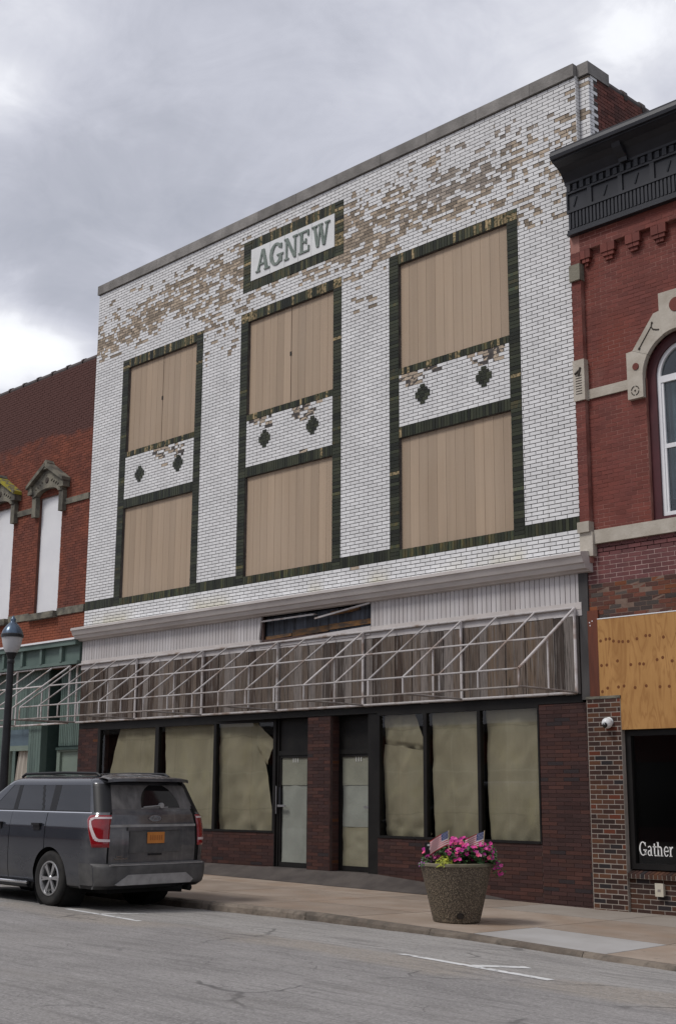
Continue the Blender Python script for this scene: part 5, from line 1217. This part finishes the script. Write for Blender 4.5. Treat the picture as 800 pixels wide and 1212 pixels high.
# arc-length from the tailgate edge round to the side, for the tail lamps
i0 = NS+9; sL = [None]*NP
ref = ring_pt(1.1)
acc = 0.
for i in range(i0, -1, -1):
    sL[i] = acc
    if i > 0: acc += math.dist(ref[i], ref[i-1])
acc = 0.; i1 = NS+9+40
for i in range(i1, i1+10+NS):
    sL[i] = acc; acc += math.dist(ref[i], ref[i+1])
for rg_ in rings:                                        # pull vertices onto the wheel-arch circles
    for i, p in enumerate(rg_):
        if zone[i] in ('L', 'Rt'):
            for wx in (W1X, W2X):
                dx, dz = p.x-wx, p.z-WZC; r_ = math.hypot(dx, dz)
                if abs(r_-WR_) < .019 and r_ > 0: p.x = wx+dx/r_*WR_; p.z = WZC+dz/r_*WR_
def inpoly(x, y, pl):
    c = False; n = len(pl)
    for i in range(n):
        (x1, y1), (x2, y2) = pl[i], pl[(i+1) % n]
        if (y1 > y) != (y2 > y) and x < (x2-x1)*(y-y1)/(y2-y1)+x1: c = not c
    return c
TL = [(-.045, 1.338), (.33, 1.338), (.45, 1.27), (.365, .895), (-.045, .895)]
TW = [(-.045, 1.318), (.30, 1.318), (.40, 1.265), (.325, .99), (.26, .945), (-.045, .945)]; TI = [(-.045, 1.285), (.285, 1.285), (.335, 1.25), (.275, 1.01), (.235, .985), (-.045, .985)]
def classify(i, j):
    i2 = (i+1) % NP; c = (rings[j][i]+rings[j][i2]+rings[j+1][i]+rings[j+1][i2])/4; z = (zsr[j]+zsr[j+1])/2; zn = zone[i] if zone[i] == zone[i2] else zone[i]
    bx = None
    if base_x[i] is not None and base_x[i2] is not None: bx = (base_x[i]+base_x[i2])/2
    if zn in ('L', 'Rt') and bx is not None:
        for wx in (W1X, W2X):
            if math.hypot(c.x-wx, c.z-WZC) < WR_: return 'hole'
    if sL[i] is not None and sL[i2] is not None and z > .89 and z < 1.34:
        s = (sL[i]+sL[i2])/2
        if inpoly(s, z, TL): return 'paint'
    if zn in ('L', 'Rt') and bx is not None:
        if 1.36 < z < 1.375 : return 'chrome' if bx < 4.2 else 'paint'
        if 1.392 < z < 1.765:
            if .36 < bx < 1.30: return 'glass'
            if 1.30 < bx < 1.48 or 2.42 < bx < 2.56 : return 'trim'
            if 1.48 < bx < 2.42: return 'trim' if abs(bx-(1.66+(z-1.39)*.35)) < .03 else 'glass'
            if 2.56 < bx < 4.2: return 'glass'
        if 1.375 < z < 1.392 and .36 < bx < 4.2: return 'trim'
        if z < 1.36 and (1.485 < bx < 1.5 or 2.50 < bx < 2.515 or 3.95 < bx < 3.965) and z > .38: return 'gap'
        if z < .34 and bx > .6: return 'trim'
    if zn in ('CL', 'CR') and 1.375 < z < 1.80: return 'trim'
    if zn == 'R' or (zn in ('CL', 'CR')):
        k = i-(NS+9)
        if zn == 'R' and 1.42 < z < 1.765 and abs(c.y) < .74: return 'rglass'
        if z < .655: return 'bumper' if z > .36 else 'trim'
        if zn in ('CL', 'CR') and ((zn == 'CL' and i == NS+8) or (zn == 'CR' and i == i1)) and z < 1.9: return 'gap'
        if zn == 'R' and (k >= 39) : return 'gap'
        if zn == 'R': return 'tailgate'
    if zn in ('L', 'Rt') and bx is not None and bx < .56 and z < .655: return 'bumper' if z > .36 else 'trim'
    if zn == 'F' and 1.2 < z < 1.77: return 'glass'
    return 'paint'
cls = {}
for j in range(len(zsr)-1):
    for i in range(NP): cls.setdefault(classify(i, j), []).append((i, j))
def carpart(nm, keys, mats, push=0., parent=None, label=None, smooth=True):
    vid = {}; mb = MB()
    def vv(i, j):
        if (i, j) not in vid:
            p = rings[j][i].copy()
            if push:
                a = rings[j][(i+1) % NP]-rings[j][i-1]; n = Vector((a.y, -a.x, 0))
                if n.length: n.normalize()
                cdir = Vector((p.x-2.6, p.y, 0))
                if n.dot(cdir) < 0: n = -n
                p = p+n*push
            vid[(i, j)] = len(mb.v); mb.v.append(tuple(p))
        return vid[(i, j)]
    for mi, k in enumerate(keys):
        for (i, j) in cls.get(k, []):
            i2 = (i+1) % NP; mb.f.append((vv(i, j), vv(i, j+1), vv(i2, j+1), vv(i2, j))); mb.m.append(mi); mb.t.append(.5)
    return mb.build(nm, mats, parent or car, local=True, smooth=smooth, label=label), mb
body, bm_ = carpart('body', ['paint'], ['paint'])
# roof skin joined to the body
top = MB(); prev = rings[-1]; rr_ = [prev]
for s, dz in ((.9, .016), (.72, .034), (.45, .048), (.15, .054), (.0, .055)):
    rr_.append([Vector((2.0+(p.x-2.0)*(1-(1-s)*.12), p.y*s, 1.885+dz)) for p in prev])
for a_, b_ in zip(rr_, rr_[1:]):
    for i in range(NP): top.poly([a_[i], b_[i], b_[(i+1) % NP], a_[(i+1) % NP]])
top.build('roof', 'paint', car, local=True, smooth=True)
carpart('tailgate', ['tailgate'], ['paint']); carpart('panel_gap', ['gap'], ['under'], -.012)[0]['kind'] = 'stuff'
carpart('window', ['glass'], ['carglass'], -.004); carpart('rear_window', ['rglass'], ['rearglass'], -.004); carpart('window_trim', ['trim'], ['trim'], -.002)
carpart('chrome_strip', ['chrome'], ['chrome'], .006); carpart('bumper', ['bumper'], ['bumper'], .004)
def surf(s, z, push, side):                              # point on the shell, s along the plan from the tailgate edge round to the side
    idx = list(range(i0, -1, -1)) if side == 0 else list(range(i1, i1+9+NS))
    j = max(0, min(len(zsr)-2, int(np.searchsorted(zsr, z))-1)); fz = (z-zsr[j])/(zsr[j+1]-zsr[j]); s_ = max(0, s)
    for a, b_ in zip(idx, idx[1:]):
        if sL[b_] >= s_: break
    fs = (s_-sL[a])/max(1e-6, sL[b_]-sL[a]); P = lambda i: rings[j][i].lerp(rings[j+1][i], fz)
    p = P(a).lerp(P(b_), fs); t_ = (P(b_)-P(a)); n = Vector((t_.y, -t_.x, 0)).normalized()
    if n.dot(Vector((p.x-2.6, p.y, 0))) < 0: n = -n
    if s < 0: p = p-(P(b_)-P(a)).normalized()*(-s)
    return p+n*push
LE = lambda z: float(np.interp(z, [.885, 1.265, 1.315, 1.338], [.27, .43, .40, .35]))
for side in (0, 1):
    mb = MB()
    def lens(u, w): z = .885+.453*w; s0 = .0; return surf(s0+(LE(z)-s0)*u, z, .018*min(1, 12*min(u+.02, 1-u+.0, w+.02, 1-w+.02)), side)
    mb.grid(lens, 30, 26); tl = mb.build('tail_light', 'lampred', car, local=True, smooth=True)
    mb = MB(); path = [(.0, 1.300, .028), (.24, 1.300, .028), (.315, 1.268, .045), (.305, 1.20, .05), (.205, 1.01, .05), (.16, .985, .04), (.0, .98, .035)]
    for (s_a, z_a, w_a), (s_b, z_b, w_b) in zip(path, path[1:]):
        dx, dz = s_b-s_a, z_b-z_a; l_ = math.hypot(dx, dz); nx_, nz_ = -dz/l_, dx/l_
        mb.grid(lambda u, w: surf(s_a+dx*u+nx_*(w-.5)*(w_a+(w_b-w_a)*u), z_a+dz*u+nz_*(w-.5)*(w_a+(w_b-w_a)*u), .0215, side), 8, 2)
    mb.build('light_band', 'lampwhite', tl, local=True, smooth=True)
def cbox(nm, x0, x1, y0, y1, z0, z1, mk, par=None): mb = MB(); mb.box(x0, x1, y0, y1, z0, z1); return mb.build(nm, mk, par or car, local=True)
mb = MB(); mb.box(.35, 5.1, -.62, .62, .22, .40); mb.box(.2, .9, -.62, .62, .28, .60); mb.box(1.85, 3.95, -.93, .93, .24, .40); mb.box(.45, 5., -.60, .60, .40, 1.0); mb.build('underbody', 'under', car, local=True)
for s in (1, -1):
    for wx in (W1X, W2X): mb = MB(); mb.lathe([(.46, s*.955), (.475, s*.60), (0, s*.59)], (wx, 0, WZC), 28, axis='y'); mb.build('wheel_well', 'under', car, local=True)
# spoiler over the rear window, roof rails, wiper
mb = MB(); 
def spo(u, w):
    y = -.74+1.48*u; e = 1-abs(2*u-1)**6; x = .52-.34*w*(.75+.25*e); z = 1.895-.03*w*w-.02*(1-e)
    return (x, y, z)
mb.grid(spo, 24, 6); mb.grid(lambda u, w: (lambda p: (p[0]+.0+.16*w, p[1], p[2]-.045*(1-.3*w)-.0))(spo(u, 1.0)), 24, 2)
mb.grid(lambda u, w: (lambda p: (p[0], p[1], p[2]-.045*w))(spo(u, 1.0)), 24, 1); mb.build('spoiler', 'paint', car, local=True, smooth=False)
for s in (1, -1):
    mb = MB(); p = [(.62, s*.63, 1.89), (.72, s*.63, 1.935), (1.6, s*.635, 1.95), (2.7, s*.63, 1.935), (2.8, s*.63, 1.89)]
    for a_, b_ in zip(p, p[1:]): mb.tube(a_, b_, .022, 8)
    mb.build('roof_rail', 'trim', car, local=True)
mb = MB(); mb.tube((.13, -.13, 1.47), (.135, .18, 1.445), .012, 6); mb.tube((.14, .22, 1.43), (.15, -.28, 1.445), .008, 6); mb.tube((.11, -.14, 1.47), (.16, -.14, 1.47), .04, 10); mb.build('wiper', 'skid', car, local=True)
# tailgate furniture
mb = MB(); mb.hexa([(.062, -.74, 1.165), (.10, -.74, 1.165), (.10, .80, 1.165), (.062, .80, 1.165), (.062, -.74, 1.20), (.12, -.74, 1.20), (.12, .80, 1.20), (.062, .80, 1.20)]); mb.build('tailgate_bar', 'skid', car, local=True)
mb = MB(); mb.box(.05, .10, -.46, .50, 1.115, 1.163); mb.build('plate_light_housing', 'paint', car, local=True)
rec = MB(); rec.grid(lambda u, w: (.064+.01*0, .46-.92*u, .80+.31*w), 2, 2); rec.build('plate_recess', 'bumper', car, local=True)
pl_ = cbox('licence_plate', .045, .055, -.155, .155, .93, 1.09, 'plate')
mb = MB()
for k in range(6): mb.box(.0435, .0448, -.115+.04*k, -.09+.04*k, .975, 1.045)
mb.build('plate_print', 'platemark', pl_, local=True)
mb = MB(); mb.box(.052, .07, -.12, .12, .76, .785); mb.build('hatch_release', 'trim', car, local=True)
mb = MB()
for k in range(24):
    a0, a1 = 2*math.pi*k/24, 2*math.pi*(k+1)/24
    o = lambda a, s: (.074, .125*s*math.cos(a), 1.285+.052*s*math.sin(a))
    mb.poly([o(a0, 1), o(a1, 1), o(a1, .84), o(a0, .84)])
em = mb.build('oval_badge', 'chrome', car, local=True)
mb = MB(); mb.poly([(.0745, .105*math.cos(2*math.pi*k/24), 1.285+.044*math.sin(2*math.pi*k/24)) for k in range(24)]); mb.build('badge_field', 'badgeblue', em, local=True)
cu_ = bpy.data.curves.new('bt', 'FONT'); cu_.body = 'Ford'; cu_.size = .075; cu_.shear = .3; cu_.extrude = .001; cu_.align_x = 'CENTER'
tmp = bpy.data.objects.new('bt', cu_); COL.objects.link(tmp); me = bpy.data.meshes.new_from_object(tmp.evaluated_get(bpy.context.evaluated_depsgraph_get())); bpy.data.objects.remove(tmp); me.name = 'badge_script'; me.materials.append(M['chrome'])
bo = bpy.data.objects.new('badge_script', me); COL.objects.link(bo); bo.parent = em; bo.location = (.072, 0, 1.262); bo.rotation_euler = (math.pi/2, 0, -math.pi/2)
mb = MB(); y = .72
for k in range(9): h = random.uniform(.012, .022); mb.box(.062, .068, y-.020, y, .715, .715+h); y -= .026
for k in range(3): mb.box(.062, .068, .66-.035*k, .685-.035*k, .745, .762)
mb.build('chrome_lettering', 'chrome', car, local=True, kind='stuff')
mb = MB(); mb.prism([(-.60, .355), (-.66, .40), (-.52, .50), (.52, .50), (.74, .37), (.70, .355)], lambda u, v, d: (-.028+d, u, v), 0, .05); mb.prism([(-.16, .365), (-.13, .455), (.13, .455), (.16, .365)], lambda u, v, d: (-.034+d, u, v), 0, .02); mb.build('skid_plate', 'skid', car, local=True)
mb = MB(); mb.grid(lambda u, w: (-.02+.10*w, -.80+1.6*u, .652+.003*w), 8, 1); mb.box(-.012, .0, -.84, .84, .628, .648); mb.build('bumper_step', 'skid', car, local=True)
mb = MB(); mb.lathe([(0, -.02), (.018, -.02), (.018, .0)], (0, 0, 0), 10); hb = cbox('tow_cover', -.02, .01, -.03, .03, .56, .60, 'trim')
mb = MB(); mb.tube((.30, -.62, .29), (.05, -.66, .27), .045, 12); mb.tube((.10, -.55, .30), (.45, -.1, .32), .09, 12); mb.build('exhaust', 'under', car, local=True)
for s in (1, -1):
    mb = MB(); mb.tube((1.85, s*1.0, .30), (3.92, s*1.0, .30), .045, 10); mb.box(1.95, 3.85, min(s*.9, s*.98), max(s*.9, s*.98), .27, .30); rbd = mb.build('running_board', 'trim', car, local=True)
    mb = MB(); mb.tube((1.83, s*1.035, .325), (3.94, s*1.035, .325), .022, 8); mb.build('running_board_trim', 'chrome', rbd, local=True)
    for hx in (1.60, 2.72):
        mb = MB(); mb.box(hx, hx+.22, min(s*.985, s*1.035), max(s*.985, s*1.035), 1.165, 1.20); mb.box(hx+.02, hx+.2, min(s*.98, s*1.01), max(s*.98, s*1.01), 1.10, 1.165); mb.build('door_handle', 'trim', car, local=True)
    mb = MB(); mb.box(3.75, 3.92, min(s*.96, s*1.25), max(s*.96, s*1.25), 1.36, 1.56); mb.build('mirror', 'trim', car, local=True)
    mb = MB(); mb.box(5.15, 5.38, min(s*.55, s*.93), max(s*.55, s*.93), .80, .98); mb.build('headlight', 'lampwhite', car, local=True)
mb = MB(); mb.box(5.36, 5.46, -.5, .5, .58, .95); mb.build('grille', 'trim', car, local=True)
# wheels
wproto = None
for wx in (W1X, W2X):
    for s in (1, -1):
        if wproto is None:
            t = MB(); t.lathe([(.20, -.14), (.27, -.135), (.33, -.15), (.375, -.14), (.398, -.11), (.405, -.06), (.405, .06), (.398, .11), (.375, .14), (.33, .15), (.275, .135), (.245, .13)], (0, 0, 0), 44, axis='y'); tm = t.mesh('wheel', ['tyre'], smooth=True)
            r_ = MB(); r_.lathe([(.255, .128), (.248, .142), (.232, .142), (.222, .10), (.215, -.05)], (0, 0, 0), 44, axis='y')
            for k in range(6):
                for off in (-.10, .10):
                    a = 2*math.pi*k/6+.3; a2 = a+off*.9
                    p0 = Vector((.035*math.cos(a), .118, .035*math.sin(a))); p1 = Vector((.228*math.cos(a2), .128, .228*math.sin(a2))); tn = Vector((-math.sin(a2), 0, math.cos(a2)))
                    w0, w1 = .016, .0135
                    r_.hexa([p0-tn*w0-Vector((0, .03, 0)), p0+tn*w0-Vector((0, .03, 0)), p1+tn*w1-Vector((0, .03, 0)), p1-tn*w1-Vector((0, .03, 0)), p0-tn*w0, p0+tn*w0, p1+tn*w1, p1-tn*w1])
            r_.lathe([(0, .135), (.03, .135), (.042, .12), (.042, .08)], (0, 0, 0), 16, axis='y'); rm = r_.mesh('rim', ['alloy'])
            q = MB(); q.lathe([(0, .06), (.225, .06)], (0, 0, 0), 24, axis='y'); q.lathe([(0, .075), (.16, .075), (.165, .06)], (0, 0, 0), 24, axis='y'); qm = q.mesh('brake_disc', ['trim']); wproto = 1
        wo_ = bpy.data.objects.new('wheel', tm); COL.objects.link(wo_); wo_.parent = car; wo_.location = (wx, s*.84, WZC); wo_.rotation_euler = (0, rnd()*.0+(.35 if s > 0 else 1.), 0) if s > 0 else (math.pi, .3, 0)
        for nm, m_ in (('rim', rm), ('brake_disc', qm)):
            o = bpy.data.objects.new(nm, m_); COL.objects.link(o); o.parent = wo_

# ------------------------------------------------------------------ unseen low brick shops across the street, behind the viewpoint
def across(x0, x1, h, lab, mk):  # added so the shop glass mirrors dark fronts, not bright sky
    t = thing('unseen_shop', lab, 'building', ((x0+x1)/2, -22.2, 0)); mb = MB(); mb.box(x0, x1-.05, -34, -22.2, -.4, h); mb.build('wall', mk, t)
    mb = MB(); mb.box(x0, x1-.05, -22.3, -22.0, h, h+.35); mb.build('parapet', 'stone', t)
    n = 3; w = (x1-x0)/n
    for k in range(n): mb = MB(); mb.box(x0+k*w+.3, x0+(k+1)*w-.3, -22.199, -22.15, .6, 2.8); mb.build('shop_window', 'lens', t)
across(-46, -30, 4.6, 'unseen low dark brick shop added across the street at the far left of the row', 'oldred')
across(-30, -14, 4.0, 'unseen low red brick shop added across the street facing the parked car', 'lred')
across(-14, 3, 4.6, 'unseen low brown brick shop added across the street facing the white building', 'burgundy')
across(20, 34, 4.6, 'unseen low red brick shop added across the street to the right of the viewpoint', 'oldred')
across(3, 20, 4.2, 'unseen low dark brick shop added across the street behind the viewpoint', 'red')
mb = MB(); mb.box(-60, 35, -22.2, -17.25, -.5, .12); mb.build('sidewalk', 'slab', kind='structure')
